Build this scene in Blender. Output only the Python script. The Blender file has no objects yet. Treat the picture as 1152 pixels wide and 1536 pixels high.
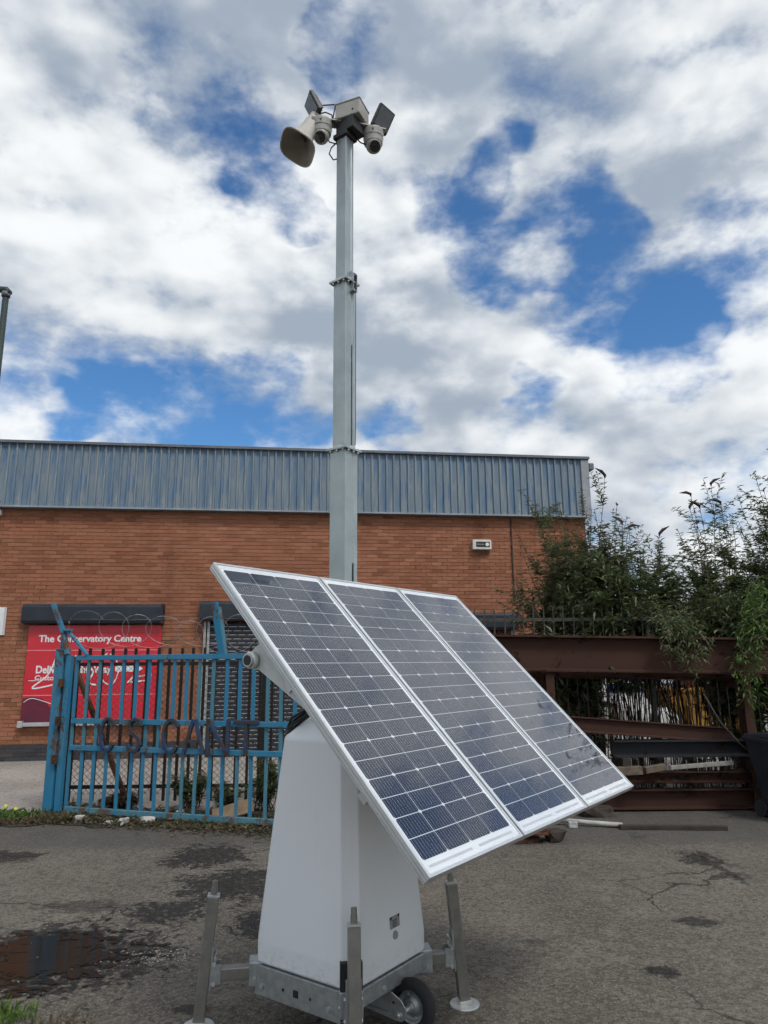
import bpy, bmesh, math, random
from mathutils import Vector, Matrix, Euler
random.seed(7)
R = math.radians
S = bpy.context.scene
col = S.collection

# ------------------------------------------------------------------ camera
cam_d = bpy.data.cameras.new('camera')
cam_d.sensor_fit = 'VERTICAL'; cam_d.sensor_height = 36.0
cam_d.lens = 1070.0 / 1536.0 * 36.0
cam_d.clip_start = 0.05; cam_d.clip_end = 3000
cam = bpy.data.objects.new('camera', cam_d); col.objects.link(cam)
cam.location = (0, 0, 1.70)
cam.rotation_euler = (Matrix.Rotation(R(102.0), 3, 'X') @ Matrix.Rotation(R(-0.45), 3, 'Z')).to_euler()
S.camera = cam

# ------------------------------------------------------------------ light
SUN = Vector((0.42, -0.62, 1.05)).normalized()
EL = math.asin(SUN.z); AZ = math.atan2(SUN.x, SUN.y)
sun_d = bpy.data.lights.new('sun', 'SUN'); sun_d.energy = 1.5; sun_d.angle = R(16); sun_d.color = (1.0, 0.965, 0.91)
sun = bpy.data.objects.new('sun', sun_d); col.objects.link(sun); sun.location = (6, -8, 20)
sun.rotation_euler = SUN.to_track_quat('Z', 'Y').to_euler()
S.view_settings.view_transform = 'Standard'; S.view_settings.look = 'None'
S.cycles.max_bounces = 6; S.cycles.diffuse_bounces = 2; S.cycles.glossy_bounces = 2; S.cycles.transmission_bounces = 3
S.cycles.use_adaptive_sampling = True; S.cycles.adaptive_threshold = 0.03; S.cycles.adaptive_min_samples = 8
S.cycles.caustics_reflective = False; S.cycles.caustics_refractive = False
S.view_settings.exposure = 0.4; S.view_settings.gamma = 1.0; S.view_settings.use_curve_mapping = False

# ------------------------------------------------------------------ node helpers
class NT:
    def __init__(s, nt): s.nt = nt; s.n = nt.nodes; s.l = nt.links
    def new(s, t, **k):
        nd = s.n.new(t)
        for a, v in k.items(): setattr(nd, a, v)
        return nd
    def put(s, inp, v):
        if isinstance(v, bpy.types.NodeSocket): s.l.new(v, inp)
        elif v is not None: inp.default_value = v
    def math(s, op, a, b=None, c=None, clamp=False):
        nd = s.new('ShaderNodeMath', operation=op, use_clamp=clamp)
        for i, v in enumerate((a, b, c)):
            if v is not None: s.put(nd.inputs[i], v)
        return nd.outputs[0]
    def vec(s, op, a, b=None, out=0, scale=None):
        nd = s.new('ShaderNodeVectorMath', operation=op); s.put(nd.inputs[0], a)
        if b is not None: s.put(nd.inputs[1], b)
        if scale is not None: s.put(nd.inputs['Scale'], scale)
        return nd.outputs[out]
    def noise(s, v, scale, detail=4, rough=0.55, dist=0.0, out='Fac'):
        nd = s.new('ShaderNodeTexNoise')
        if v is not None: s.put(nd.inputs['Vector'], v)
        s.put(nd.inputs['Scale'], scale); s.put(nd.inputs['Detail'], detail); s.put(nd.inputs['Roughness'], rough); s.put(nd.inputs['Distortion'], dist)
        return nd.outputs[out]
    def vor(s, v, scale, feature='F1', out='Distance', rnd=1.0):
        nd = s.new('ShaderNodeTexVoronoi', feature=feature); s.put(nd.inputs['Vector'], v); s.put(nd.inputs['Scale'], scale)
        s.put(nd.inputs['Randomness'], rnd); return nd.outputs[out]
    def ramp(s, v, lo, hi, smooth=True, a=0.0, b=1.0):
        nd = s.new('ShaderNodeMapRange', interpolation_type='SMOOTHSTEP' if smooth else 'LINEAR')
        s.put(nd.inputs[0], v)
        for i, q in enumerate((lo, hi, a, b)): s.put(nd.inputs[i + 1], q)
        return nd.outputs[0]
    def mix(s, f, a, b, mode='MIX'):
        nd = s.new('ShaderNodeMix', data_type='RGBA', blend_type=mode)
        s.put(nd.inputs[0], f)
        for i, v in ((6, a), (7, b)):
            if isinstance(v, tuple) and len(v) == 3: v = (*v, 1)
            s.put(nd.inputs[i], v)
        return nd.outputs[2]
    def sep(s, v):
        nd = s.new('ShaderNodeSeparateXYZ'); s.put(nd.inputs[0], v); return nd.outputs
    def comb(s, x, y, z):
        nd = s.new('ShaderNodeCombineXYZ')
        for i, v in enumerate((x, y, z)): s.put(nd.inputs[i], v)
        return nd.outputs[0]
    def coord(s, k='Object'): return s.new('ShaderNodeTexCoord').outputs[k]

# ------------------------------------------------------------------ world: broken cloud over blue sky
Wd = bpy.data.worlds.new('World'); S.world = Wd; Wd.use_nodes = True
w = NT(Wd.node_tree); w.n.clear()
sky = w.new('ShaderNodeTexSky', sky_type='NISHITA', sun_disc=False)
sky.sun_elevation = EL; sky.sun_rotation = AZ; sky.air_density = 1.0; sky.dust_density = 0.3; sky.ozone_density = 2.0
D = w.vec('NORMALIZE', w.coord('Generated'))
dx, dy, dz = w.sep(D)
den = w.math('ADD', w.math('MAXIMUM', dz, 0.0), 0.18)
P = w.comb(w.math('DIVIDE', dx, den), w.math('DIVIDE', dy, den), 0.37)
Q = w.vec('MULTIPLY', D, (1.0, 1.0, 1.7))
warp = w.vec('SCALE', w.vec('SUBTRACT', w.noise(Q, 9.0, 3, 0.62, out='Color'), (0.5, 0.5, 0.5)), scale=0.11)
Dw = w.vec('NORMALIZE', w.vec('ADD', D, warp))
# gaps in the cloud: azimuth, elevation, angular radius (degrees)
GAPS = [(-3.5, 46.6, 2.2), (-4.5, 44.5, 1.5), (0.5, 44.4, 1.4), (-11.9, 39.2, 2.4), (-9.2, 36.4, 2.0), (-6.6, 34.4, 1.3), (10.5, 37.7, 1.6), (7.9, 33.7, 2.6), (10.6, 30.7, 2.1), (17.2, 31.7, 2.8), (19.0, 28.0, 3.2), (22.6, 25.1, 3.0), (28.2, 29.3, 2.6), (23.5, 21.8, 2.4), (-20.3, 19.3, 2.6), (-15.2, 20.3, 2.7), (-10.1, 20.4, 2.7), (-5.9, 20.8, 1.8), (0.3, 20.6, 2.0), (-23.9, 18.1, 1.4), (12.6, 21.1, 1.3), (48, 28.5, 4.5), (-55, 38, 6), (95, 40, 7), (170, 40, 8), (-130, 32, 8)]
gap = None
for az, el, r in GAPS:
    v = (math.sin(R(az)) * math.cos(R(el)), math.cos(R(az)) * math.cos(R(el)), math.sin(R(el)))
    g = w.ramp(w.vec('DOT_PRODUCT', Dw, v, out=1), math.cos(R(r * 2.05)), math.cos(R(r * 0.3)))
    gap = g if gap is None else w.math('ADD', gap, g)
gap = w.math('MINIMUM', gap, 1.0)
for az, el, r in [(27.4, 40.8, 5.9), (-29.7, 42.3, 4.8), (4.3, 42.7, 3.2), (14.0, 30.8, 1.8), (26.5, 34.7, 4.8), (-0.8, 27.6, 6.4)]:      # banks of solid cloud
    v = (math.sin(R(az)) * math.cos(R(el)), math.cos(R(az)) * math.cos(R(el)), math.sin(R(el)))
    gap = w.math('MULTIPLY_ADD', w.ramp(w.vec('DOT_PRODUCT', Dw, v, out=1), math.cos(R(r * 1.5)), 1.0), -0.75, gap)
def fbm(vec, d=6): return w.noise(vec, 5.2, d, 0.54, 0.0)
n0 = fbm(Q)
n1 = fbm(w.vec('ADD', Q, (SUN.x * 0.03, SUN.y * 0.02, 0.055)), 3)
big = w.noise(Q, 2.3, 1, 0.5)
det = w.noise(Q, 15.0, 4, 0.62, 0.0)
dens = w.math('ADD', w.math('MULTIPLY_ADD', n0, 1.25, -0.125), w.math('MULTIPLY_ADD', w.math('SUBTRACT', det, 0.5), 0.42, w.math('MULTIPLY_ADD', gap, -0.27, 0.135)))
cover = w.ramp(dens, 0.24, 0.66)
lit = w.math('MULTIPLY_ADD', w.math('SUBTRACT', n0, n1), 3.2, 0.60)
lit = w.math('ADD', lit, w.math('MULTIPLY', w.math('SUBTRACT', det, 0.5), 0.85))
lit = w.math('ADD', lit, w.math('MULTIPLY', w.math('SUBTRACT', 0.5, big), 2.2))
lit = w.math('SUBTRACT', lit, w.math('MULTIPLY', w.ramp(dens, 0.52, 0.85), 0.25))
lit = w.math('ADD', lit, w.math('MULTIPLY', w.ramp(dz, 0.05, 0.45, True, 1.0, 0.0), 0.12))
# thicker grey and thinner sunlit parts of the cloud deck: azimuth, elevation, radius, change
SHADE = [(-20.7, 43.7, 10.2, -0.34), (17.0, 36.1, 12.3, -0.42), (29.6, 32.2, 5.9, -0.3), (-25.3, 26.4, 9.1, -0.34), (-8.9, 28.8, 4.8, -0.3), (27.3, 21.9, 4.3, -0.34), (10.1, 46.1, 10.7, -0.32), (3.7, 22.9, 6.4, -0.2), (26.8, 40.6, 5.9, 0.42), (-9.6, 33.3, 5.3, 0.3), (28.9, 27.1, 3.2, 0.35), (15.5, 24.1, 5.3, 0.2), (-25.3, 31.3, 5.3, 0.22)]
for az, el, r, k in SHADE:
    v = (math.sin(R(az)) * math.cos(R(el)), math.cos(R(az)) * math.cos(R(el)), math.sin(R(el)))
    lit = w.math('MULTIPLY_ADD', w.ramp(w.vec('DOT_PRODUCT', Dw, v, out=1), math.cos(R(r * 1.25)), 1.0), k * 0.62, lit)
lit = w.ramp(lit, -0.18, 1.08)
ccol = w.mix(lit, (2.75, 3.25, 3.95), (7.2, 7.4, 7.5))
bcol = w.mix(1.0, sky.outputs[0], (0.48, 0.80, 1.04), 'MULTIPLY')
bg = w.new('ShaderNodeBackground'); w.put(bg.inputs['Color'], w.mix(cover, bcol, ccol)); bg.inputs['Strength'].default_value = 0.1
w.l.new(bg.outputs[0], w.new('ShaderNodeOutputWorld').inputs['Surface'])

# ------------------------------------------------------------------ materials
MATS = {}
def newmat(name):
    m = bpy.data.materials.new(name); m.use_nodes = True; t = NT(m.node_tree)
    b = t.n['Principled BSDF']; MATS[name] = m
    return m, t, b
def bump(t, b, h, strength=0.3, dist=0.01):
    nd = t.new('ShaderNodeBump'); nd.inputs['Strength'].default_value = strength; nd.inputs['Distance'].default_value = dist
    t.put(nd.inputs['Height'], h); t.l.new(nd.outputs[0], b.inputs['Normal'])
def plain(name, c1, c2=None, rough=0.6, metal=0.0, scale=6.0, detail=5, bmp=0.0, bscale=60, coat=0.0, rvar=0.12, spec=0.5):
    m, t, b = newmat(name); v = t.coord('Object')
    n = t.noise(v, scale, detail, 0.6)
    t.put(b.inputs['Base Color'], t.mix(t.ramp(n, 0.3, 0.7), c1, c2 or tuple(x * 0.8 for x in c1)))
    t.put(b.inputs['Roughness'], t.math('MULTIPLY_ADD', n, rvar, rough - rvar / 2)); b.inputs['Metallic'].default_value = metal
    b.inputs['Coat Weight'].default_value = coat; b.inputs['Specular IOR Level'].default_value = spec
    if bmp: bump(t, b, t.noise(v, bscale, 4, 0.6), bmp, 0.004)
    return m
def rusty(name, paint, paint2, rust=(0.10, 0.045, 0.025), amount=0.5, rough=0.55, scale=5.0, streak=1.0, metal=0.0):
    m, t, b = newmat(name); v = t.coord('Object')
    sv = t.vec('MULTIPLY', v, (1, 1, streak))
    n = t.noise(sv, scale, 8, 0.68, 0.4); n2 = t.noise(v, scale * 7, 4, 0.6)
    f = t.ramp(t.math('ADD', n, t.math('MULTIPLY', t.math('SUBTRACT', n2, 0.5), 0.22)), amount, amount + 0.06)
    pc = t.mix(t.ramp(t.noise(sv, scale * 0.6, 4), 0.3, 0.7), paint, paint2)
    rc = t.mix(n2, rust, tuple(x * 0.35 for x in rust))
    t.put(b.inputs['Base Color'], t.mix(f, pc, rc))
    t.put(b.inputs['Roughness'], t.math('MULTIPLY_ADD', f, 0.35, rough)); b.inputs['Metallic'].default_value = metal; b.inputs['Specular IOR Level'].default_value = 0.28
    bump(t, b, t.math('ADD', t.math('MULTIPLY', f, -0.4), t.math('MULTIPLY', n2, 0.5)), 0.35, 0.004)
    return m

# brick: one tone number per brick, stored on the mesh
def brickmat(name, lo, mid, hi):
    m, t, b = newmat(name)
    a = t.new('ShaderNodeAttribute', attribute_name='tone').outputs['Fac']
    gv = t.new('ShaderNodeNewGeometry').outputs['Position']
    c = t.mix(t.ramp(a, 0.0, 0.5, False), lo, mid); c = t.mix(t.ramp(a, 0.5, 1.0, False), c, hi)
    n = t.noise(gv, 1.1, 5, 0.6); n2 = t.noise(gv, 34, 5, 0.65)
    c = t.mix(t.math('MULTIPLY', t.ramp(n, 0.5, 0.75), 0.30), c, (0.27, 0.115, 0.062))
    c = t.mix(t.math('MULTIPLY', t.ramp(n2, 0.5, 0.8), 0.35), c, tuple(x * 0.6 for x in mid))
    st = t.noise(t.vec('MULTIPLY', gv, (1.6, 1.6, 0.22)), 1.4, 5, 0.65)        # old damp streaks and soot
    c = t.mix(t.math('MULTIPLY', t.ramp(st, 0.52, 0.74), 0.42), c, tuple(x * 0.42 for x in mid))
    c = t.mix(t.math('MULTIPLY', t.ramp(st, 0.44, 0.28), 0.22), c, tuple(min(1, x * 1.5 + 0.05) for x in mid))
    t.put(b.inputs['Base Color'], c); b.inputs['Roughness'].default_value = 0.9; b.inputs['Specular IOR Level'].default_value = 0.25
    bump(t, b, n2, 0.5, 0.004)
brickmat('brick_red', (0.205, 0.084, 0.047), (0.315, 0.130, 0.073), (0.405, 0.182, 0.110))
brickmat('brick_blue', (0.035, 0.036, 0.04), (0.055, 0.056, 0.06), (0.075, 0.075, 0.078))
plain('mortar', (0.42, 0.225, 0.145), (0.33, 0.165, 0.105), 0.95, scale=1.5, bmp=0.4)
plain('mortar_dark', (0.12, 0.115, 0.11), (0.08, 0.078, 0.075), 0.95, scale=2)
# profiled sheet, faded in streaks
def clad():
    m, t, b = newmat('cladding'); v = t.coord('Object')
    s1 = t.noise(t.vec('MULTIPLY', v, (3.2, 1, 0.35)), 2.0, 5, 0.6); s2 = t.noise(t.vec('MULTIPLY', v, (9, 1, 0.9)), 1.3, 4, 0.55); s3 = t.noise(v, 0.5, 3)
    c = t.mix(t.ramp(s1, 0.38, 0.64), (0.150, 0.215, 0.275), (0.235, 0.275, 0.300))
    c = t.mix(t.math('MULTIPLY', t.ramp(t.math('ADD', s2, t.math('MULTIPLY', s3, 0.4)), 0.66, 0.88), 0.80), c, (0.060, 0.155, 0.30))
    c = t.mix(t.math('MULTIPLY', t.ramp(s2, 0.30, 0.42, True, 1.0, 0.0), 0.6), c, (0.33, 0.36, 0.38))
    t.put(b.inputs['Base Color'], c); b.inputs['Roughness'].default_value = 0.6
clad()
plain('flashing', (0.34, 0.36, 0.38), (0.24, 0.26, 0.28), 0.55, scale=3)
plain('flashing_dark', (0.16, 0.18, 0.20), (0.11, 0.13, 0.15), 0.6, scale=3)
plain('hood_navy', (0.020, 0.027, 0.040), (0.012, 0.017, 0.026), 0.5, scale=4, bmp=0.15, bscale=12)
plain('slat_dark', (0.020, 0.024, 0.040), (0.013, 0.016, 0.028), 0.55, scale=5)
plain('slat_link', (0.55, 0.54, 0.50), (0.34, 0.33, 0.31), 0.5, scale=40, metal=0.3)
plain('guide_rail', (0.42, 0.42, 0.40), (0.28, 0.28, 0.27), 0.5, scale=9, metal=0.3)
plain('sign_red', (0.62, 0.016, 0.034), (0.54, 0.012, 0.028), 0.38, scale=1.2, coat=0.2)
plain('sign_white', (0.80, 0.80, 0.80), (0.74, 0.74, 0.74), 0.5)
plain('sign_pink', (0.72, 0.30, 0.30), (0.66, 0.22, 0.24), 0.5)
plain('sign_maroon', (0.085, 0.012, 0.035), (0.17, 0.012, 0.03), 0.4, scale=2.0)
plain('alu', (0.56, 0.57, 0.57), (0.48, 0.49, 0.49), 0.42, metal=0.55, scale=8)
plain('offwhite', (0.72, 0.70, 0.64), (0.60, 0.58, 0.52), 0.5)
plain('black', (0.012, 0.012, 0.013), (0.018, 0.018, 0.019), 0.55)
plain('rubber', (0.016, 0.016, 0.017), (0.024, 0.023, 0.022), 0.75, scale=20)
plain('cable_black', (0.014, 0.014, 0.015), None, 0.6)
# trailer materials
def hoodmat():
    m, t, b = newmat('hood_white'); v = t.coord('Object'); x, y, z = t.sep(v)
    n = t.noise(v, 1.5, 4, 0.6); n2 = t.noise(v, 38, 5, 0.7); n3 = t.noise(t.vec('MULTIPLY', v, (9, 9, 0.8)), 2.2, 4, 0.6)
    c = t.mix(n, (0.83, 0.85, 0.86), (0.79, 0.81, 0.82))
    splash = t.math('MULTIPLY', t.ramp(t.math('ADD', z, t.math('MULTIPLY', n3, -0.16)), 0.34, 0.17), t.ramp(n2, 0.48, 0.70))
    c = t.mix(t.math('MULTIPLY', splash, 0.38), c, (0.36, 0.32, 0.26))
    c = t.mix(t.math('MULTIPLY', t.ramp(n3, 0.58, 0.80), 0.10), c, (0.50, 0.48, 0.44))
    t.put(b.inputs['Base Color'], c); t.put(b.inputs['Roughness'], t.math('MULTIPLY_ADD', n3, 0.16, 0.26))
    bump(t, b, t.noise(v, 9, 3), 0.03, 0.004)
hoodmat()
plain('galv', (0.50, 0.53, 0.53), (0.36, 0.39, 0.40), 0.42, metal=0.75, scale=26, detail=3, rvar=0.25)
plain('galv_mast', (0.43, 0.48, 0.475), (0.36, 0.41, 0.405), 0.42, metal=0.6, scale=7, detail=6, rvar=0.2)
plain('steel_leg', (0.33, 0.32, 0.29), (0.25, 0.245, 0.225), 0.38, metal=0.7, scale=14, rvar=0.2)
plain('zinc_bright', (0.66, 0.67, 0.64), (0.52, 0.53, 0.51), 0.35, metal=0.6, scale=18)
plain('bracket_white', (0.62, 0.64, 0.62), (0.56, 0.58, 0.56), 0.42)
plain('device_grey', (0.40, 0.39, 0.355), (0.34, 0.33, 0.30), 0.5)
plain('horn_grey', (0.48, 0.46, 0.41), (0.42, 0.40, 0.355), 0.55)
plain('horn_inside', (0.33, 0.30, 0.26), (0.27, 0.245, 0.21), 0.7)
plain('lens_black', (0.006, 0.006, 0.007), None, 0.12, coat=1.0)
plain('lamp_glass', (0.09, 0.09, 0.09), (0.06, 0.06, 0.06), 0.25, coat=0.6, scale=30)
plain('lamp_body', (0.03, 0.03, 0.032), None, 0.5)
plain('label_silver', (0.33, 0.34, 0.34), (0.24, 0.25, 0.25), 0.4, scale=60)
plain('frame_alu', (0.66, 0.68, 0.69), (0.60, 0.62, 0.63), 0.36, metal=0.6, scale=10)
plain('strip_grey', (0.50, 0.53, 0.56), (0.44, 0.47, 0.50), 0.4)
plain('backsheet', (0.74, 0.77, 0.79), (0.71, 0.74, 0.76), 0.25, coat=1.0, rvar=0.05)
MATS['backsheet'].node_tree.nodes['Principled BSDF'].inputs['Coat Roughness'].default_value = 0.02
def cellmat():
    m, t, b = newmat('cell'); v = t.coord('Object'); x, y, z = t.sep(v)
    def lines(q, pitch, wd):
        f = t.math('ABSOLUTE', t.math('SUBTRACT', t.math('FRACT', t.math('DIVIDE', q, pitch)), 0.5))
        return t.ramp(f, 0.5 - wd / pitch / 2, 0.5 - wd / pitch / 4, False)
    bus = lines(x, 0.152 / 9, 0.0016)
    rnd = t.new('ShaderNodeObjectInfo').outputs['Random']
    base = t.mix(rnd, (0.008, 0.013, 0.032), (0.013, 0.020, 0.044))
    t.put(b.inputs['Base Color'], t.mix(t.math('MULTIPLY', bus, 0.8), base, (0.40, 0.41, 0.43)))
    b.inputs['Roughness'].default_value = 0.4; b.inputs['Specular IOR Level'].default_value = 0.15
    b.inputs['Coat Weight'].default_value = 1.0; b.inputs['Coat Roughness'].default_value = 0.025; b.inputs['Coat IOR'].default_value = 1.5
cellmat()
# gate and yard
rusty('gate_blue', (0.026, 0.185, 0.33), (0.055, 0.195, 0.300), (0.14, 0.10, 0.075), 0.555, 0.45, 4.5, 0.4)
rusty('gate_blue_worn', (0.05, 0.19, 0.28), (0.10, 0.22, 0.25), (0.17, 0.12, 0.09), 0.52, 0.55, 6.0, 0.5)
rusty('letter_blue', (0.022, 0.050, 0.130), (0.036, 0.066, 0.130), (0.085, 0.07, 0.06), 0.47, 0.55, 9.0)
rusty('black_rail', (0.014, 0.012, 0.012), (0.022, 0.018, 0.017), (0.05, 0.022, 0.016), 0.55, 0.6, 8)
rusty('beam_rust', (0.046, 0.020, 0.013), (0.058, 0.025, 0.016), (0.036, 0.018, 0.013), 0.56, 0.75, 2.2, 1.4)
rusty('beam_dark', (0.017, 0.018, 0.022), (0.024, 0.024, 0.028), (0.04, 0.024, 0.02), 0.60, 0.6, 3)
rusty('prop_rust', (0.11, 0.048, 0.026), (0.075, 0.034, 0.02), (0.05, 0.026, 0.018), 0.52, 0.8, 6)
plain('fence_grey', (0.085, 0.080, 0.065), (0.04, 0.037, 0.03), 0.6, metal=0.3, scale=10)
plain('wire_dark', (0.03, 0.026, 0.024), (0.06, 0.05, 0.045), 0.6, metal=0.3, scale=10)
plain('wire_galv', (0.42, 0.42, 0.40), (0.22, 0.21, 0.20), 0.5, metal=0.5, scale=10)
plain('lamp_green', (0.020, 0.035, 0.032), (0.03, 0.045, 0.042), 0.5)
plain('timber', (0.17, 0.13, 0.095), (0.09, 0.068, 0.05), 0.85, scale=12, bmp=0.4)
plain('timber_dark', (0.055, 0.04, 0.03), (0.03, 0.022, 0.017), 0.85, scale=10, bmp=0.4)
plain('timber_pale', (0.33, 0.31, 0.28), (0.20, 0.18, 0.16), 0.85, scale=12, bmp=0.3)
plain('pipe_pale', (0.46, 0.45, 0.41), (0.34, 0.33, 0.30), 0.55, scale=12)
plain('bin_black', (0.012, 0.014, 0.020), (0.020, 0.022, 0.028), 0.5, scale=6, bmp=0.15, bscale=20)
plain('bin_smear', (0.13, 0.13, 0.125), (0.07, 0.07, 0.07), 0.7, scale=20)
plain('stone', (0.13, 0.12, 0.105), (0.07, 0.063, 0.055), 0.9, scale=9, bmp=0.5, bscale=30)
plain('chip_pale', (0.34, 0.32, 0.28), (0.22, 0.20, 0.18), 0.8)
plain('rubbish_white', (0.56, 0.56, 0.54), (0.30, 0.29, 0.27), 0.5, scale=14)
plain('cardboard', (0.36, 0.25, 0.155), (0.25, 0.17, 0.10), 0.85, scale=10)
plain('van_white', (0.78, 0.79, 0.80), (0.72, 0.73, 0.74), 0.3, coat=0.4)
plain('van_blue', (0.04, 0.12, 0.34), None, 0.35, coat=0.4)
plain('glass_dark', (0.02, 0.024, 0.028), None, 0.08)
plain('skip_yellow', (0.36, 0.20, 0.03), (0.24, 0.11, 0.03), 0.55, scale=4)
plain('lamp_red', (0.40, 0.02, 0.02), None, 0.3)
plain('soil', (0.060, 0.045, 0.034), (0.028, 0.021, 0.016), 0.95, scale=7, bmp=1.0, bscale=40)
def leafmat(name, a, bb, c):
    m, t, b = newmat(name); r = t.new('ShaderNodeNewGeometry').outputs['Random Per Island']
    cc = t.mix(t.ramp(r, 0.0, 0.55, False), a, bb); cc = t.mix(t.ramp(r, 0.72, 1.0, False), cc, c)
    t.put(b.inputs['Base Color'], cc); b.inputs['Roughness'].default_value = 0.55; b.inputs['Specular IOR Level'].default_value = 0.35
    b.inputs['Subsurface Weight'].default_value = 0.0
    tr = t.new('ShaderNodeBsdfTranslucent'); t.put(tr.inputs[0], cc)
    mx = t.new('ShaderNodeMixShader'); mx.inputs[0].default_value = 0.38
    out = t.n['Material Output']; t.l.new(b.outputs[0], mx.inputs[1]); t.l.new(tr.outputs[0], mx.inputs[2]); t.l.new(mx.outputs[0], out.inputs[0])
leafmat('leaf_green', (0.072, 0.112, 0.040), (0.132, 0.180, 0.070), (0.22, 0.26, 0.13))
leafmat('leaf_olive', (0.095, 0.100, 0.050), (0.150, 0.152, 0.082), (0.25, 0.24, 0.155))
leafmat('leaf_dark', (0.042, 0.068, 0.032), (0.076, 0.110, 0.052), (0.12, 0.15, 0.09))
leafmat('leaf_bright', (0.065, 0.13, 0.02), (0.11, 0.20, 0.035), (0.17, 0.25, 0.06))
leafmat('leaf_dry', (0.10, 0.07, 0.04), (0.16, 0.115, 0.065), (0.23, 0.17, 0.10))
plain('stem', (0.085, 0.062, 0.042), (0.045, 0.034, 0.024), 0.85, scale=20)
plain('flower_dry', (0.035, 0.022, 0.022), (0.06, 0.035, 0.035), 0.9, scale=30)
plain('petal_yellow', (0.75, 0.60, 0.02), None, 0.6)

# ground: worn tarmac with damp stains of their own shape
STAINS = [(-1.62, 7.00, 0.36, 0.36, 1), (-1.20, 6.15, 0.46, 0.42, 1), (-1.56, 5.52, 0.28, 0.20, 1), (-0.86, 5.26, 0.18, 0.22, 1), (-3.45, 7.03, 0.28, 0.18, 1),
          (-2.0, 4.72, 0.66, 0.52, 1), (-2.17, 5.62, 0.34, 0.12, 0.6), (2.76, 6.78, 0.17, 0.20, 0.9), (2.06, 5.22, 0.13, 0.09, 0.9), (1.55, 4.45, 0.085, 0.075, 1), (2.80, 6.35, 0.04, 0.30, 0.8), (-1.0, 4.05, 0.09, 0.05, 0.9), (0.9, 4.9, 0.10, 0.04, 0.5)]
def groundmat():
    m, t, b = newmat('tarmac'); v = t.coord('Object'); x, y, z = t.sep(v)
    n1 = t.noise(v, 0.55, 5, 0.6); n2 = t.noise(v, 2.7, 6, 0.65, 0.3); n3 = t.noise(v, 22, 5, 0.65); n4 = t.noise(v, 120, 3, 0.6)
    vo = t.vor(v, 95, out='Color'); vs = t.sep(vo)[0]; vd = t.vor(v, 95)
    c = t.mix(t.ramp(n1, 0.30, 0.70), (0.118, 0.101, 0.080), (0.172, 0.149, 0.119))
    c = t.mix(t.math('MULTIPLY', t.ramp(n2, 0.46, 0.66), 0.55), c, (0.215, 0.190, 0.155))
    c = t.mix(t.math('MULTIPLY', t.ramp(n2, 0.44, 0.26), 0.5), c, (0.060, 0.055, 0.050))
    c = t.mix(t.math('MULTIPLY', t.ramp(n3, 0.40, 0.70), 0.40), c, (0.060, 0.054, 0.047))
    c = t.mix(t.math('MULTIPLY', t.ramp(vs, 0.70, 0.98), 0.62), c, (0.27, 0.245, 0.21))
    c = t.mix(t.math('MULTIPLY', t.ramp(vs, 0.30, 0.02), 0.50), c, (0.038, 0.034, 0.031))
    v2 = t.sep(t.vor(t.vec('ADD', v, t.vec('SCALE', t.noise(v, 40, 2, out='Color'), scale=0.01)), 42, out='Color'))[0]
    c = t.mix(t.math('MULTIPLY', t.ramp(v2, 0.72, 0.98), 0.45), c, (0.22, 0.195, 0.165))
    c = t.mix(t.math('MULTIPLY', t.ramp(v2, 0.28, 0.02), 0.40), c, (0.045, 0.039, 0.034))
    # cracks
    cr = t.vor(t.vec('ADD', v, t.vec('SCALE', t.noise(v, 3, 4, 0.6, out='Color'), scale=0.35)), 0.42, 'DISTANCE_TO_EDGE')
    crk = t.math('MULTIPLY', t.ramp(cr, 0.006, 0.0015), t.ramp(n1, 0.47, 0.56))
    c = t.mix(t.math('MULTIPLY', crk, 0.75), c, (0.02, 0.018, 0.016))
    # smoother band of newer tarmac along the gate line
    band = t.ramp(t.math('ADD', y, t.math('MULTIPLY', n2, 0.5)), 7.35, 7.75)
    c = t.mix(t.math('MULTIPLY', band, 0.55), c, (0.075, 0.072, 0.068))
    wn = t.math('SUBTRACT', t.noise(v, 4.6, 7, 0.72, 0.8), 0.5)
    wet = None
    for sx, sy, ra, rb, k in STAINS:
        ex = t.math('DIVIDE', t.math('SUBTRACT', x, sx), ra); ey = t.math('DIVIDE', t.math('SUBTRACT', y, sy), rb)
        q = t.math('SQRT', t.math('ADD', t.math('MULTIPLY', ex, ex), t.math('MULTIPLY', ey, ey)))
        s = t.math('MULTIPLY', t.ramp(t.math('MULTIPLY_ADD', t.math('SUBTRACT', n3, 0.5), 2.4, t.math('MULTIPLY_ADD', wn, 3.4, q)), 1.16, 0.84), k)
        wet = s if wet is None else t.math('MAXIMUM', wet, s)
    wet2 = t.math('MULTIPLY', wet, t.ramp(n3, 0.66, 0.50, True, 0.5, 1.0))
    c = t.mix(t.math('MULTIPLY', wet2, 0.90), c, (0.014, 0.012, 0.0105))
    t.put(b.inputs['Base Color'], c)
    t.put(b.inputs['Roughness'], t.math('MULTIPLY_ADD', wet, -0.32, 0.92)); b.inputs['Specular IOR Level'].default_value = 0.3
    h = t.math('ADD', t.math('MULTIPLY', vd, -0.7), t.math('ADD', t.math('MULTIPLY', n3, 1.1), t.math('MULTIPLY', n4, 0.5)))
    h = t.math('SUBTRACT', h, t.math('MULTIPLY', crk, 0.8))
    bump(t, b, h, 0.85, 0.014)
groundmat()
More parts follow.
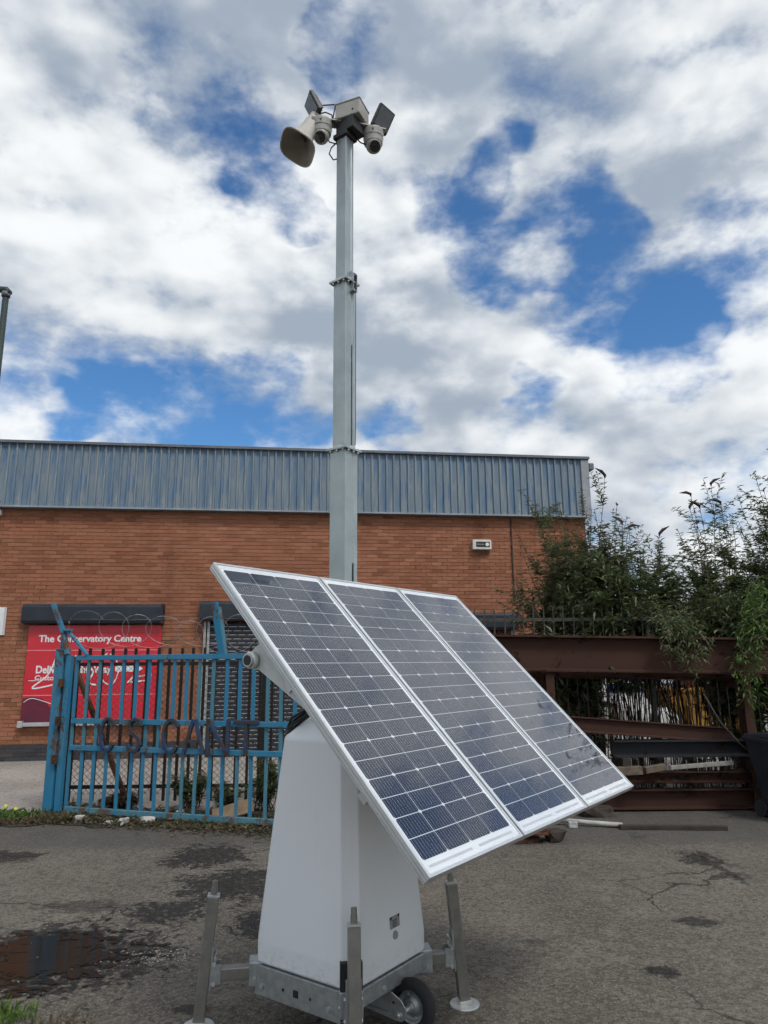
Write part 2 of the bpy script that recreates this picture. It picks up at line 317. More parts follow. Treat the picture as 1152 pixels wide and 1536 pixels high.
def concretemat():
    m, t, b = newmat('concrete'); v = t.coord('Object')
    n1 = t.noise(v, 0.7, 5, 0.6); n2 = t.noise(v, 9, 5, 0.65); vs = t.sep(t.vor(v, 45, out='Color'))[0]
    c = t.mix(t.ramp(n1, 0.3, 0.7), (0.27, 0.245, 0.215), (0.38, 0.35, 0.31))
    c = t.mix(t.math('MULTIPLY', t.ramp(n2, 0.45, 0.7), 0.4), c, (0.14, 0.13, 0.115))
    c = t.mix(t.math('MULTIPLY', t.ramp(vs, 0.15, 0.0), 0.7), c, (0.07, 0.065, 0.06))
    t.put(b.inputs['Base Color'], c); b.inputs['Roughness'].default_value = 0.92; bump(t, b, n2, 0.4, 0.01)
concretemat()
def puddlemat():
    m, t, b = newmat('water'); v = t.coord('Object'); x, y, z = t.sep(v)
    n = t.math('SUBTRACT', t.noise(t.vec('MULTIPLY', v, (1, 1.6, 1)), 4.6, 7, 0.72, 0.8), 0.5); n2 = t.noise(v, 15, 6, 0.70)
    ex = t.math('DIVIDE', t.math('SUBTRACT', x, -2.08), 0.52); ey = t.math('DIVIDE', t.math('SUBTRACT', y, 4.72), 0.44)
    q = t.math('SQRT', t.math('ADD', t.math('MULTIPLY', ex, ex), t.math('MULTIPLY', ey, ey)))
    f = t.ramp(t.math('ADD', t.math('MULTIPLY_ADD', n, 4.6, q), t.math('MULTIPLY', n2, 1.9)), 1.90, 1.70)
    b.inputs['Base Color'].default_value = (0.020, 0.015, 0.011, 1); b.inputs['Roughness'].default_value = 0.11
    b.inputs['Specular IOR Level'].default_value = 0.5; b.inputs['IOR'].default_value = 1.33
    bump(t, b, t.noise(v, 9, 3), 0.09, 0.004)
    tr = t.new('ShaderNodeBsdfTransparent'); mx = t.new('ShaderNodeMixShader'); t.put(mx.inputs[0], f)
    t.l.new(tr.outputs[0], mx.inputs[1]); t.l.new(b.outputs[0], mx.inputs[2]); t.l.new(mx.outputs[0], t.n['Material Output'].inputs[0])
puddlemat()

# ------------------------------------------------------------------ mesh helpers
class MB:
    def __init__(s): s.v = []; s.f = []; s.t = []
    def add(s, vs, fs, tone=None):
        k = len(s.v); s.v += [tuple(q) for q in vs]; s.f += [tuple(i + k for i in f) for f in fs]
        if tone is not None: s.t += [tone] * len(fs)
        return s
    def box(s, c, d, rot=None, taper=1.0):
        x, y, z = (q / 2 for q in d); vs = []
        for sz in (-1, 1):
            k = taper if sz > 0 else 1.0
            for sx, sy in ((-1, -1), (1, -1), (1, 1), (-1, 1)):
                p = Vector((sx * x * k, sy * y * k, sz * z))
                if rot is not None: p = rot @ p
                vs.append(p + Vector(c))
        return s.add(vs, [(3, 2, 1, 0), (4, 5, 6, 7), (0, 1, 5, 4), (1, 2, 6, 5), (2, 3, 7, 6), (3, 0, 4, 7)])
    def bar(s, a, b, wx, wy, up=(0, 0, 1)):           # rectangular bar from a to b
        a, b = Vector(a), Vector(b); z = (b - a).normalized(); u = Vector(up)
        if abs(z.dot(u)) > 0.98: u = Vector((0, 1, 0))
        x = u.cross(z).normalized(); y = z.cross(x)
        return s.box((a + b) / 2, (wx, wy, (b - a).length), Matrix((x, y, z)).transposed())
    def prism(s, prof, a, b, xa, ya):                 # closed profile swept from a to b
        a, b, xa, ya = map(Vector, (a, b, xa, ya)); n = len(prof)
        vs = [a + xa * p + ya * q for p, q in prof] + [b + xa * p + ya * q for p, q in prof]
        return s.add(vs, [tuple(range(n))[::-1], tuple(range(n, 2 * n))] + [(i, (i + 1) % n, n + (i + 1) % n, n + i) for i in range(n)])
    def tube(s, pts, r, n=8, caps=True):
        pts = [Vector(p) for p in pts]; rs = r if isinstance(r, (list, tuple)) else [r] * len(pts)
        k0 = len(s.v); up = Vector((0.13, 0.31, 0.94)); fs = []
        px = None
        for i, p in enumerate(pts):
            d = (pts[min(i + 1, len(pts) - 1)] - pts[max(i - 1, 0)])
            d = d.normalized() if d.length > 1e-9 else Vector((0, 0, 1))
            if px is None:
                px = up.cross(d)
                if px.length < 0.1: px = Vector((1, 0, 0)).cross(d)
            px = (px - d * px.dot(d)).normalized(); y = d.cross(px)
            for j in range(n):
                a = 2 * math.pi * j / n; s.v.append(tuple(p + (px * math.cos(a) + y * math.sin(a)) * rs[i]))
        for i in range(len(pts) - 1):
            for j in range(n):
                s.f.append((k0 + i * n + j, k0 + i * n + (j + 1) % n, k0 + (i + 1) * n + (j + 1) % n, k0 + (i + 1) * n + j))
        if caps:
            s.f.append(tuple(k0 + j for j in range(n))[::-1]); s.f.append(tuple(k0 + (len(pts) - 1) * n + j for j in range(n)))
        return s
    def lathe(s, prof, c, axis=(0, 0, 1), n=24, sq=0.0, ax=1.0, ay=1.0, caps=True):   # prof: (radius, height); sq>0 squarer section
        c = Vector(c); z = Vector(axis).normalized(); u = Vector((0, 0, 1)) if abs(z.z) < 0.95 else Vector((1, 0, 0))
        x = u.cross(z).normalized(); y = z.cross(x); k0 = len(s.v)
        for r, h in prof:
            for j in range(n):
                a = 2 * math.pi * j / n; ca, sa = math.cos(a), math.sin(a)
                m = (abs(ca) ** (2 + sq) + abs(sa) ** (2 + sq)) ** (-1 / (2 + sq))
                s.v.append(tuple(c + x * (ca * m * r * ax) + y * (sa * m * r * ay) + z * h))
        for i in range(len(prof) - 1):
            for j in range(n):
                s.f.append((k0 + i * n + j, k0 + i * n + (j + 1) % n, k0 + (i + 1) * n + (j + 1) % n, k0 + (i + 1) * n + j))
        if caps:
            s.f.append(tuple(k0 + j for j in range(n))[::-1]); s.f.append(tuple(k0 + (len(prof) - 1) * n + j for j in range(n)))
        return s
    def mesh(s, name, mat, smooth=False):
        me = bpy.data.meshes.new(name); me.from_pydata(s.v, [], s.f)
        if s.t:
            a = me.attributes.new('tone', 'FLOAT', 'FACE'); a.data.foreach_set('value', s.t)
        me.materials.append(MATS[mat])
        if smooth is True: me.polygons.foreach_set('use_smooth', [True] * len(me.polygons))
        me.update()
        if smooth == 'auto': me.polygons.foreach_set('use_smooth', [True] * len(me.polygons)); me.set_sharp_from_angle(angle=R(38))
        return me
    def build(s, name, mat, parent=None, smooth=False, bevel=0.0, kind=None, label=None):
        o = bpy.data.objects.new(name, s.mesh(name, mat, smooth)); col.objects.link(o); o.parent = parent
        if bevel:
            m = o.modifiers.new('bevel', 'BEVEL'); m.width = bevel; m.segments = 2; m.limit_method = 'ANGLE'; m.angle_limit = R(40)
        if kind: o['kind'] = kind
        if label: o['label'] = label
        return o
def tag(o, label, cat, group=None):
    o['label'] = label; o['category'] = cat
    if group: o['group'] = group
    return o
def thing(name, label, cat, loc=(0, 0, 0), rz=0.0, group=None):
    o = bpy.data.objects.new(name, None); o.empty_display_size = 0.2; col.objects.link(o); o.location = loc; o.rotation_euler = (0, 0, rz)
    return tag(o, label, cat, group)
def link(name, me, parent, loc=(0, 0, 0), rot=None):
    o = bpy.data.objects.new(name, me); col.objects.link(o); o.parent = parent; o.location = loc
    if rot is not None: o.rotation_euler = rot
    return o
def text_mesh(body, mat, x0, x1, z0, capz, y, parent, name, bold=0.026):
    cu = bpy.data.curves.new('t', 'FONT'); cu.body = body; cu.size = 1.0; cu.offset = bold; cu.extrude = 0.002; cu.resolution_u = 3
    o = bpy.data.objects.new('t', cu); col.objects.link(o)
    bpy.context.view_layer.update()
    me = bpy.data.meshes.new_from_object(o.evaluated_get(bpy.context.evaluated_depsgraph_get()))
    bpy.data.objects.remove(o)
    xs = [v.co.x for v in me.vertices]; mn, mx = min(xs), max(xs); capn = 0.70
    for v in me.vertices:
        X = x0 + (v.co.x - mn) / (mx - mn) * (x1 - x0); Z = z0 + v.co.y / capn * capz
        v.co = (X, y - v.co.z, Z)
    me.materials.clear(); me.materials.append(MATS[mat]); me.name = name
    return link(name, me, parent)

# ------------------------------------------------------------------ ground
def sheet(name, pts, z, mat):
    o = MB().add([(x, y, z) for x, y in pts], [tuple(range(len(pts)))]).build(name, mat); o['kind'] = 'structure'; return o
sheet('ground', [(-600, -300), (600, -300), (600, 900), (-600, 900)], 0.0, 'tarmac')
fl = [(-16, 9.05), (-4.6, 9.02), (-3.6, 8.98), (-2.4, 9.1), (-1.2, 9.0), (0, 9.12), (1.4, 9.25), (3.0, 9.30), (6, 9.35), (40, 9.6), (40, 60), (-16, 60)]
sheet('forecourt', fl, 0.004, 'concrete')
vp = []
for i in range(41):
    x = -7.5 + i * 0.19; vp.append((x, 8.30 - 0.10 * max(0, (x + 3.6)) - 0.02 * max(0, x + 2) + random.uniform(-0.06, 0.06) + 0.08 * math.sin(i * 1.3)))
vp2 = [(x + 0.02, 9.22 + random.uniform(-0.12, 0.12) - 0.02 * i) for i, (x, y) in enumerate(reversed(vp))]
sheet('verge', [(p, q + 0.0) for p, q in vp] + vp2[::1], 0.008, 'soil')
pd = [(-2.10 + 1.5 * math.cos(a), 4.76 + 0.62 * math.sin(a)) for a in [2 * math.pi * i / 40 for i in range(40)]]
sheet('puddle', pd, 0.006, 'water')

# loose grit on the tarmac
g = MB()
def pebble(mb, x, y, z, r):
    a = random.random() * 6.28; k = random.uniform(0.6, 1.0); h = r * random.uniform(0.4, 0.8)
    vs = [(x + r * math.cos(a + j * 1.257) * (k if j % 2 else 1), y + r * math.sin(a + j * 1.257), z) for j in range(5)] + [(x + r * 0.1, y, z + h)]
    mb.add(vs, [(j, (j + 1) % 5, 5) for j in range(5)])
for i in range(5200):
    y = random.uniform(3.0, 8.3); x = random.uniform(-0.66, 0.66) * (y + 0.6); pebble(g, x, y, 0.0, random.choice((0.003, 0.004, 0.005, 0.006, 0.009)))
for i in range(110):
    y = random.gauss(4.75, 0.45); x = random.gauss(-1.9, 0.6); pebble(g, x, y, 0.003, random.choice((0.004, 0.006, 0.008, 0.012)))
o = g.build('loose_grit', 'stone'); o['kind'] = 'stuff'; tag(o, 'loose grit and small chippings scattered over the tarmac', 'grit')
g = MB()
for i in range(420):
    y = random.uniform(3.2, 8.3); x = random.uniform(-0.66, 0.66) * (y + 0.5); pebble(g, x, y, 0.0, random.choice((0.003, 0.004, 0.006)))
for i in range(200):
    pebble(g, random.gauss(-1.42, 0.10), random.gauss(4.73, 0.06), 0.0, random.choice((0.003, 0.005, 0.007)))
for i in range(40):
    pebble(g, random.gauss(-1.9, 0.6), random.gauss(4.75, 0.4), 0.005, random.choice((0.003, 0.005, 0.008)))
o = g.build('pale_chippings', 'chip_pale'); o['kind'] = 'stuff'; tag(o, 'pale chips and white grit lying beside the puddle and on the tarmac', 'grit')

# ------------------------------------------------------------------ brick warehouse
BY = R(7.3)
bld = thing('brick_warehouse', 'low red brick warehouse with faded blue-grey ribbed sheet cladding along the top', 'building', (-6.67, 13.7, 0), BY)
SL, SR, ZC, ZT = -3.2, 11.10, 4.73, 6.06
MB().box(((SL + SR) / 2, 0.158, (ZT - 0.1) / 2), (SR - SL, 0.30, ZT - 0.1)).build('wall_core', 'mortar', bld)
MB().box((SR - 0.156, 5.0, (ZT - 0.1) / 2), (0.30, 9.4, ZT - 0.1)).build('side_wall', 'mortar', bld)
MB().box(((SL + SR) / 2, 0.154, 0.14), (SR - SL - 0.01, 0.302, 0.285)).build('plinth_core', 'mortar_dark', bld)
BL, BH, JT = 0.215, 0.065, 0.010
def brick_at(mb, s, z, L, tone):
    dy = random.uniform(-0.0015, 0.0015)
    y0, y1 = -0.004 + dy, 0.012
    mb.add([(s, y1, z), (s + L, y1, z), (s + L, y1, z + BH), (s, y1, z + BH), (s, y0, z), (s + L, y0, z), (s + L, y0, z + BH), (s, y0, z + BH)],
           [(4, 5, 6, 7), (0, 1, 5, 4), (1, 2, 6, 5), (2, 3, 7, 6), (3, 0, 4, 7)], tone)
def tone():
    t = random.gauss(0.52, 0.17)
    if random.random() < 0.05: t -= 0.3
    return min(1, max(0, t))
BM = []
for k in range(12):
    m = MB(); m.add([(0, 0.012, 0), (BL, 0.012, 0), (BL, 0.012, BH), (0, 0.012, BH), (0, -0.004, 0), (BL, -0.004, 0), (BL, -0.004, BH), (0, -0.004, BH)],
          [(4, 5, 6, 7), (0, 1, 5, 4), (1, 2, 6, 5), (2, 3, 7, 6), (3, 0, 4, 7)], tone()); BM.append(m.mesh('brick', 'brick_red'))
field, plinth = MB(), MB(); nb = 0
for r in range(0, 63):
    z = 0.005 + r * 0.075
    if z + BH > ZC + 0.03: break
    x = SL + (0.1125 if r % 2 else 0.0)
    if r % 2: brick_at(plinth if r < 4 else field, SL, z, 0.1025, tone())
    while x < SR:
        L = min(BL, SR - x)
        if L < 0.02: break
        if r < 4: brick_at(plinth, x, z, L, tone())
        elif L == BL and nb < 300 and z > 2.93 and -0.95 < x < 2.1 and not (2.0 < x):
            link('brick', random.choice(BM), bld, (x, random.uniform(-0.0015, 0.0015), z)); nb += 1
        else: brick_at(field, x, z, L, tone())
        x += BL + JT
field.build('brickwork', 'brick_red', bld, kind='stuff'); plinth.build('plinth_brickwork', 'brick_blue', bld, kind='stuff', label='dark engineering brick plinth at the foot of the wall')
# cladding sheets: trapezoidal ribs
RP = 0.153; NR = 6; y_c = -0.10
def ribs(n):
    pr = []
    for i in range(n):
        a = i * RP; pr += [(a, 0.0), (a + 0.012, -0.042), (a + 0.038, -0.042), (a + 0.050, 0.0)]
    pr.append((n * RP, 0.0)); return pr
def sheet_mesh(n):
    pr = ribs(n); m = MB()
    vs = [(p, q, 0) for p, q in pr] + [(p, q, ZT - ZC - 0.07) for p, q in pr]; k = len(pr)
    m.add(vs, [(i, i + 1, k + i + 1, k + i) for i in range(k - 1)]); return m.mesh('cladding_sheet', 'cladding')
sm = sheet_mesh(NR); x = SL; i = 0
while x + NR * RP <= SR + 0.12 - 0.16:
    link('cladding_sheet', sm, bld, (x, y_c - (0.003 if i % 2 else 0), ZC + 0.03)); x += NR * RP; i += 1
rem = int((SR - 0.02 - x) / RP + 0.01)
if rem > 0: link('cladding_sheet', sheet_mesh(rem), bld, (x, y_c, ZC + 0.03)); x += rem * RP
MB().box(((SL + SR) / 2, y_c - 0.012, ZT - 0.012), (SR - SL + 0.24, 0.14, 0.055)).build('top_capping', 'flashing_dark', bld, bevel=0.004)
MB().box(((SL + SR) / 2, y_c - 0.015, ZC + 0.012), (SR - SL + 0.1, 0.11, 0.034)).build('bottom_flashing', 'flashing', bld)
MB().box(((SL + SR) / 2, -0.05, ZC - 0.012), (SR - SL + 0.02, 0.10, 0.012)).build('soffit', 'flashing_dark', bld)
MB().box(((x + SR + 0.10) / 2, y_c - 0.005, (ZC + ZT) / 2 - 0.01), (SR + 0.10 - x, 0.085, ZT - ZC - 0.09)).build('corner_flashing', 'flashing', bld)
MB().box((SR + 0.05, 4.8, (ZC + ZT) / 2), (0.10, 9.6, ZT - ZC - 0.1)).build('side_cladding', 'flashing_dark', bld)
MB().box((SR + 0.20, 0.10, ZT - 0.17), (0.12, 0.35, 0.15)).build('gutter_end', 'flashing_dark', bld, bevel=0.02)
MB().box(((SL + SR) / 2, 5.0, ZT - 0.2), (SR - SL - 0.1, 9.6, 0.1)).build('roof', 'flashing_dark', bld)
m = MB()
xx = SL + RP * 0.7; j = 0
while xx < SR - 0.2:
    m.lathe([(0.008, -0.002), (0.008, 0.006)], (xx, y_c, ZT - 0.30), (0, -1, 0), 6)
    m.lathe([(0.008, -0.002), (0.008, 0.006)], (xx + RP, y_c, ZC + 0.11), (0, -1, 0), 6); xx += RP * 2
m.build('sheet_fixings', 'black', bld, kind='stuff')
# shutters
def shutter(s0, s1, zh0, zh1, z0):
    hd = MB(); hd.prism([(-0.005, zh0), (-0.22, zh0), (-0.25, zh0 + 0.05), (-0.25, zh1 - 0.05), (-0.20, zh1), (-0.005, zh1)], (s0, 0, 0), (s1, 0, 0), (0, 1, 0), (0, 0, 1))
    h = hd.build('shutter_hood', 'hood_navy', bld, bevel=0.008)
    MB().box((s1 - 0.012, -0.13, (zh0 + zh1) / 2), (0.030, 0.262, zh1 - zh0 + 0.012)).build('end_plate', 'hood_navy', h)
    return h
shutter(-0.16, 2.40, 2.49, 2.85, 0)
def curtain(s0, s1, zt, z0, rails=True):
    c = MB().box(((s0 + s1) / 2, -0.055, z0 + 0.04), (s1 - s0, 0.05, 0.07)).build('roller_shutter', 'slat_dark', bld)
    n = int((zt - z0 - 0.08) / 0.078)
    prof = [(0.0, 0.0), (-0.010, 0.006), (-0.017, 0.025), (-0.017, 0.048), (-0.010, 0.066), (0.0, 0.072)]
    sl = MB().prism(prof, (s0, 0, 0), (s1, 0, 0), (0, 1, 0), (0, 0, 1)).mesh('slat', 'slat_dark')
    lk = MB()
    for i in range(n):
        z = z0 + 0.08 + i * 0.078; link('slat', sl, c, (0, -0.05, z))
        q = s0 + 0.05 + (0.09 if i % 2 else 0)
        while q < s1 - 0.15:
            lk.box((q + 0.07, -0.071, z - 0.002), (0.14, 0.010, 0.013)); q += 0.18
    lk.build('link_strips', 'slat_link', c, kind='stuff')
    for sx in ((s0 - 0.05), (s0 + 0.02), (s1 + 0.035)):
        MB().box((sx, -0.062, (z0 + zt) / 2), (0.045, 0.09, zt - z0)).build('guide_rail', 'guide_rail', c)
    return c
shutter(3.09, 5.35, 2.535, 2.912, 0); curtain(3.24, 5.25, 2.53, 0.01)
shutter(7.3, 9.43, 2.36, 2.70, 0); curtain(7.4, 9.3, 2.35, 0.01)
MB().box((2.62, -0.012, 2.2), (0.03, 0.02, 0.012)).build('wall_tie', 'timber_pale', bld)

# red sign over the left opening
sg = thing('shop_sign', 'red shop sign with white lettering on the brick wall behind the blue gate', 'sign', bld.matrix_basis @ Vector((0, 0, 0)), BY)
sg.location = bld.location
MB().box((1.155, -0.06, 1.57), (2.43, 0.03, 1.78)).build('board', 'sign_red', sg, bevel=0.004)
for z in (1.992, 1.172):
    MB().box((1.155, -0.0765, z), (2.425, 0.004, 0.016)).build('dividing_line', 'sign_pink', sg)
MB().add([(-0.055, -0.0772, 0.69), (0.85, -0.0772, 0.69), (0.42, -0.0772, 0.98), (0.30, -0.0772, 1.11), (0.10, -0.0772, 1.15), (-0.055, -0.0772, 1.12)], [(0, 1, 2, 3, 4, 5)]).build('dark_print', 'sign_maroon', sg)
MB().box((1.155, -0.085, 0.655), (2.43, 0.09, 0.07)).build('bottom_rail', 'alu', sg, bevel=0.006)
MB().box((-0.045, -0.10, 0.66), (0.09, 0.10, 0.12)).build('rail_end', 'alu', sg, bevel=0.01)
text_mesh('The Conservatory Centre', 'sign_white', 0.136, 2.005, 2.150, 0.125, -0.0775, sg, 'lettering')
text_mesh('Deliveries This Way', 'sign_white', 0.136, 1.49, 1.575, 0.135, -0.0775, sg, 'lettering')
text_mesh('Customer', 'sign_white', 0.127, 0.70, 1.445, 0.09, -0.0775, sg, 'lettering', 0.018)
MB().add([(1.56, -0.0785, 1.59), (1.90, -0.0785, 1.59), (1.90, -0.0785, 1.53), (2.07, -0.0785, 1.645), (1.90, -0.0785, 1.76), (1.90, -0.0785, 1.70), (1.56, -0.0785, 1.70)], [(0, 1, 2, 3, 4, 5, 6)]).build('arrow', 'sign_white', sg)
def stroke(pts, wd, y, sm=6):      # flat paint stroke through points in the x-z plane
    P_ = [Vector((p[0], p[1])) for p in pts]; q = []
    for i in range(len(P_) - 1):
        p0, p1, p2, p3 = P_[max(i - 1, 0)], P_[i], P_[i + 1], P_[min(i + 2, len(P_) - 1)]
        for k in range(sm):
            t = k / sm; q.append(0.5 * ((2 * p1) + (p2 - p0) * t + (2 * p0 - 5 * p1 + 4 * p2 - p3) * t * t + (3 * p1 - p0 - 3 * p2 + p3) * t ** 3))
    q.append(P_[-1]); vs = []; n = len(q)
    for i in range(n):
        d = (q[min(i + 1, n - 1)] - q[max(i - 1, 0)]); d = d.normalized() if d.length > 1e-6 else Vector((1, 0)); nn = Vector((-d.y, d.x)) * wd / 2
        vs += [(q[i].x + nn.x, y, q[i].y + nn.y), (q[i].x - nn.x, y, q[i].y - nn.y)]
    return vs, [(2 * i, 2 * i + 2, 2 * i + 3, 2 * i + 1) for i in range(n - 1)]
gm = MB(); yy = -0.0815
for k, (pts, wd) in enumerate([([(0.62, 1.40), (0.10, 1.30), (0.36, 1.55), (0.50, 1.93), (0.46, 1.68), (0.55, 1.60)], 0.026), ([(0.55, 1.42), (0.62, 1.44)], 0.03),
        ([(0.82, 1.90), (0.95, 1.70), (0.90, 1.45), (1.0, 1.34)], 0.026), ([(1.00, 1.75), (1.16, 1.60), (1.10, 1.40), (1.24, 1.35)], 0.03), ([(1.40, 1.93), (1.28, 1.80), (1.34, 1.45), (1.52, 1.36), (1.62, 1.60), (1.55, 1.85), (1.45, 1.92)], 0.02),
        ([(1.80, 1.38), (1.95, 1.55), (1.86, 1.40), (2.12, 1.42), (2.20, 1.36), (2.22, 1.55)], 0.026), ([(1.92, 1.48), (2.12, 1.52)], 0.02), ([(0.02, 1.44), (0.12, 1.44), (0.20, 1.48)], 0.012), ([(-0.03, 1.05), (0.12, 1.12), (0.46, 1.02)], 0.012)]):
    gm.add(*stroke(pts, wd, yy - 0.0006 * k))
gm.build('graffiti', 'sign_white', sg, label='white scrawled graffiti tag across the sign')
# small fixtures on the wall
ab = thing('alarm_box', 'small cream alarm box with a black face high on the brick wall', 'alarm box', bld.location, BY)
MB().box((8.77, -0.06, 4.115), (0.40, 0.12, 0.205)).build('casing', 'offwhite', ab, bevel=0.012)
MB().box((8.785, -0.122, 4.118), (0.29, 0.006, 0.110)).build('face_plate', 'black', ab)
MB().lathe([(0.042, -0.003), (0.042, 0.003)], (8.875, -0.126, 4.118), (0, -1, 0), 6).build('emblem', 'sign_white', ab)
m = MB()
for i, h in enumerate((0.026, 0.020, 0.024, 0.020, 0.020, 0.022, 0.026)): m.box((8.665 + i * 0.022, -0.126, 4.118), (0.015, 0.003, h))
m.build('print', 'label_silver', ab)
cd = MB().box((9.437, -0.018, 3.79), (0.026, 0.028, 1.80)); cdo = cd.build('wall_conduit', 'timber_dark'); cdo.location = bld.location; cdo.rotation_euler = (0, 0, BY)
tag(cdo, 'thin dark vertical conduit running down the brick wall right of the alarm box', 'conduit')
ws = thing('wall_notice', 'plain white notice board fixed to the bricks at the left picture edge', 'sign', bld.location, BY)
MB().box((-0.95, -0.02, 2.54), (0.88, 0.03, 0.52)).build('board', 'sign_white', ws, bevel=0.003)
for q in (-1.37, -0.53): MB().box((q, -0.037, 2.54), (0.02, 0.006, 0.515)).build('edge_trim', 'alu', ws)
wl = thing('wall_lamp', 'small pale bulkhead fitting under the cladding at the left picture edge', 'lamp', bld.location, BY)
MB().box((-0.90, -0.06, 4.63), (0.26, 0.12, 0.11)).build('casing', 'offwhite', wl, bevel=0.012)
MB().box((-0.90, -0.123, 4.62), (0.20, 0.006, 0.06)).build('lens', 'lamp_glass', wl)

# ------------------------------------------------------------------ street lamp
sl_ = thing('street_lamp', 'dark green street lamp post at the left picture edge', 'street lamp', (-6.06, 10.5, 0))
pole = [(0, 0, 0), (0, 0, 1.2), (0, 0, 1.25), (0, 0, 4.0), (0, 0, 7.55)]
MB().tube(pole, [0.085, 0.085, 0.062, 0.056, 0.048], 14).build('post', 'lamp_green', sl_, True)
MB().tube([(0, 0, 7.52), (0, 0, 7.60)], 0.065, 14).build('collar', 'flashing_dark', sl_, True)
MB().tube([(0.06, 0, 7.58), (0.0, 0, 7.64), (-0.20, 0, 7.66), (-0.62, 0, 7.66)], [0.045, 0.055, 0.05, 0.045], 12).build('arm', 'lamp_green', sl_, True)
hd = MB().lathe([(0.02, -0.35), (0.10, -0.28), (0.13, 0.0), (0.11, 0.25), (0.03, 0.33)], (-0.92, 0, 7.66), (1, 0, 0), 16, 0.5, 0.6, 1.0).build('lamp_head', 'lamp_green', sl_, True)
MB().box((-0.92, 0, 7.575), (0.42, 0.17, 0.03)).build('lens', 'lamp_glass', hd)

# ------------------------------------------------------------------ blue gate
GA = R(-17.57); G0 = (-3.75, 8.88, 0)
gp = thing('gate_post', 'rusty blue steel gate post with a bent arm on top', 'gate post', G0, GA)
MB().box((-0.245, 0.02, 0.95), (0.125, 0.125, 1.90)).build('post', 'gate_blue', gp, bevel=0.006)
MB().box((-0.245, 0.02, 1.905), (0.14, 0.14, 0.012)).build('cap_plate', 'gate_blue_worn', gp)
MB().bar((-0.225, 0.0, 1.90), (-0.215, -0.02, 2.13), 0.06, 0.05).build('upright', 'gate_blue', gp, bevel=0.004)
MB().bar((-0.205, -0.04, 2.10), (-0.345, -0.10, 2.455), 0.062, 0.05).build('bent_arm', 'gate_blue', gp, bevel=0.004)
MB().bar((-0.125, -0.04, 1.84), (-0.215, -0.03, 2.12), 0.05, 0.045).build('stay', 'gate_blue_worn', gp, bevel=0.004)
MB().box((-0.15, -0.05, 2.135), (0.13, 0.05, 0.022)).build('lug', 'gate_blue', gp)
for z in (0.62, 1.06, 1.50):
    MB().lathe([(0.034, -0.05), (0.034, 0.05)], (-0.165, -0.06, z), (0, 0, 1), 12).build('hinge', 'prop_rust', gp)
gt = thing('steel_gate', 'tall blue barred steel gate with welded letters, swung open in front of the wall', 'gate', G0, GA)
GL = 3.35
def rail(z0, z1, name='rail', mat='gate_blue'):
    return MB().box((GL / 2 - 0.06, 0, (z0 + z1) / 2), (GL - 0.10, 0.05, z1 - z0)).build(name, mat, gt, bevel=0.004)
rail(1.765, 1.825, 'top_rail'); rail(1.03, 1.088); rail(0.725, 0.782); rail(0.035, 0.095, 'bottom_rail', 'gate_blue_worn')
MB().box((-0.115, 0, 0.93), (0.075, 0.062, 1.80)).build('hinge_stile', 'gate_blue', gt, bevel=0.004)
MB().box((GL - 0.06, 0, 0.93), (0.075, 0.062, 1.80)).build('lock_stile', 'gate_blue', gt, bevel=0.004)
bu = [MB().box((0, 0, 0.342), (0.042, 0.016, 0.676)).mesh('bar', 'gate_blue'), MB().box((0, 0, 0.342), (0.040, 0.016, 0.676)).mesh('bar', 'gate_blue_worn')]
bl_ = [MB().box((0, 0, 0.315), (0.041, 0.016, 0.630)).mesh('bar', 'gate_blue'), MB().box((0, 0, 0.315), (0.038, 0.016, 0.630)).mesh('bar', 'gate_blue_worn')]
bm_ = MB().box((0, 0, 0.124), (0.042, 0.016, 0.248)).mesh('bar', 'gate_blue_worn')
i = 0; x = -0.008
while x < GL - 0.14:
    j = random.uniform(-0.008, 0.008)
    link('bar', bu[0] if random.random() < 0.8 else bu[1], gt, (x + j, 0.004, 1.089), (0, random.uniform(-0.006, 0.006), 0))
    link('bar', bl_[0] if random.random() < 0.6 else bl_[1], gt, (x + j * 0.5 + random.uniform(-0.008, 0.008), 0.004, 0.096), (0, random.uniform(-0.012, 0.012), 0))
    if i < 3 or i in (6, 7, 15, 16, 17, 18): link('bar', bm_, gt, (x, 0.012, 0.783))
    x += 0.1715; i += 1
MB().bar((1.985, 0.0, 1.826), (1.895, -0.06, 2.405), 0.075, 0.045).build('bent_arm', 'gate_blue', gt, bevel=0.004)
MB().bar((2.02, 0.02, 1.826), (1.94, -0.03, 2.36), 0.018, 0.07).build('arm_web', 'gate_blue_worn', gt)
MB().bar((0.15, -0.015, 1.826), (-0.17, -0.03, 2.14), 0.045, 0.03).build('stay', 'gate_blue', gt, bevel=0.003)
# letters bent from flat bar
def letter(strokes, x0, wd, z0, h, closed=()):
    m = MB()
    for st in strokes:
        q = [(x0 + a * wd, z0 + b * h) for a, b in st]
        for i in range(len(q) - 1):
            a, b = Vector((q[i][0], -0.045, q[i][1])), Vector((q[i + 1][0], -0.045, q[i + 1][1])); d = (b - a).normalized() * 0.008
            m.bar(a - d, b + d, 0.037, 0.036, (0, 1, 0))
    m.build('letter', 'letter_blue', gt, bevel=0.003)
arcC = [(0.5 + 0.5 * math.cos(R(a)), 0.5 + 0.5 * math.sin(R(a))) for a in range(35, 330, 24)]
Sx = [(0.97, 0.80), (0.85, 0.95), (0.5, 1.0), (0.15, 0.93), (0.05, 0.76), (0.22, 0.60), (0.55, 0.50), (0.88, 0.38), (0.97, 0.22), (0.82, 0.06), (0.5, 0.0), (0.15, 0.05), (0.02, 0.20)]
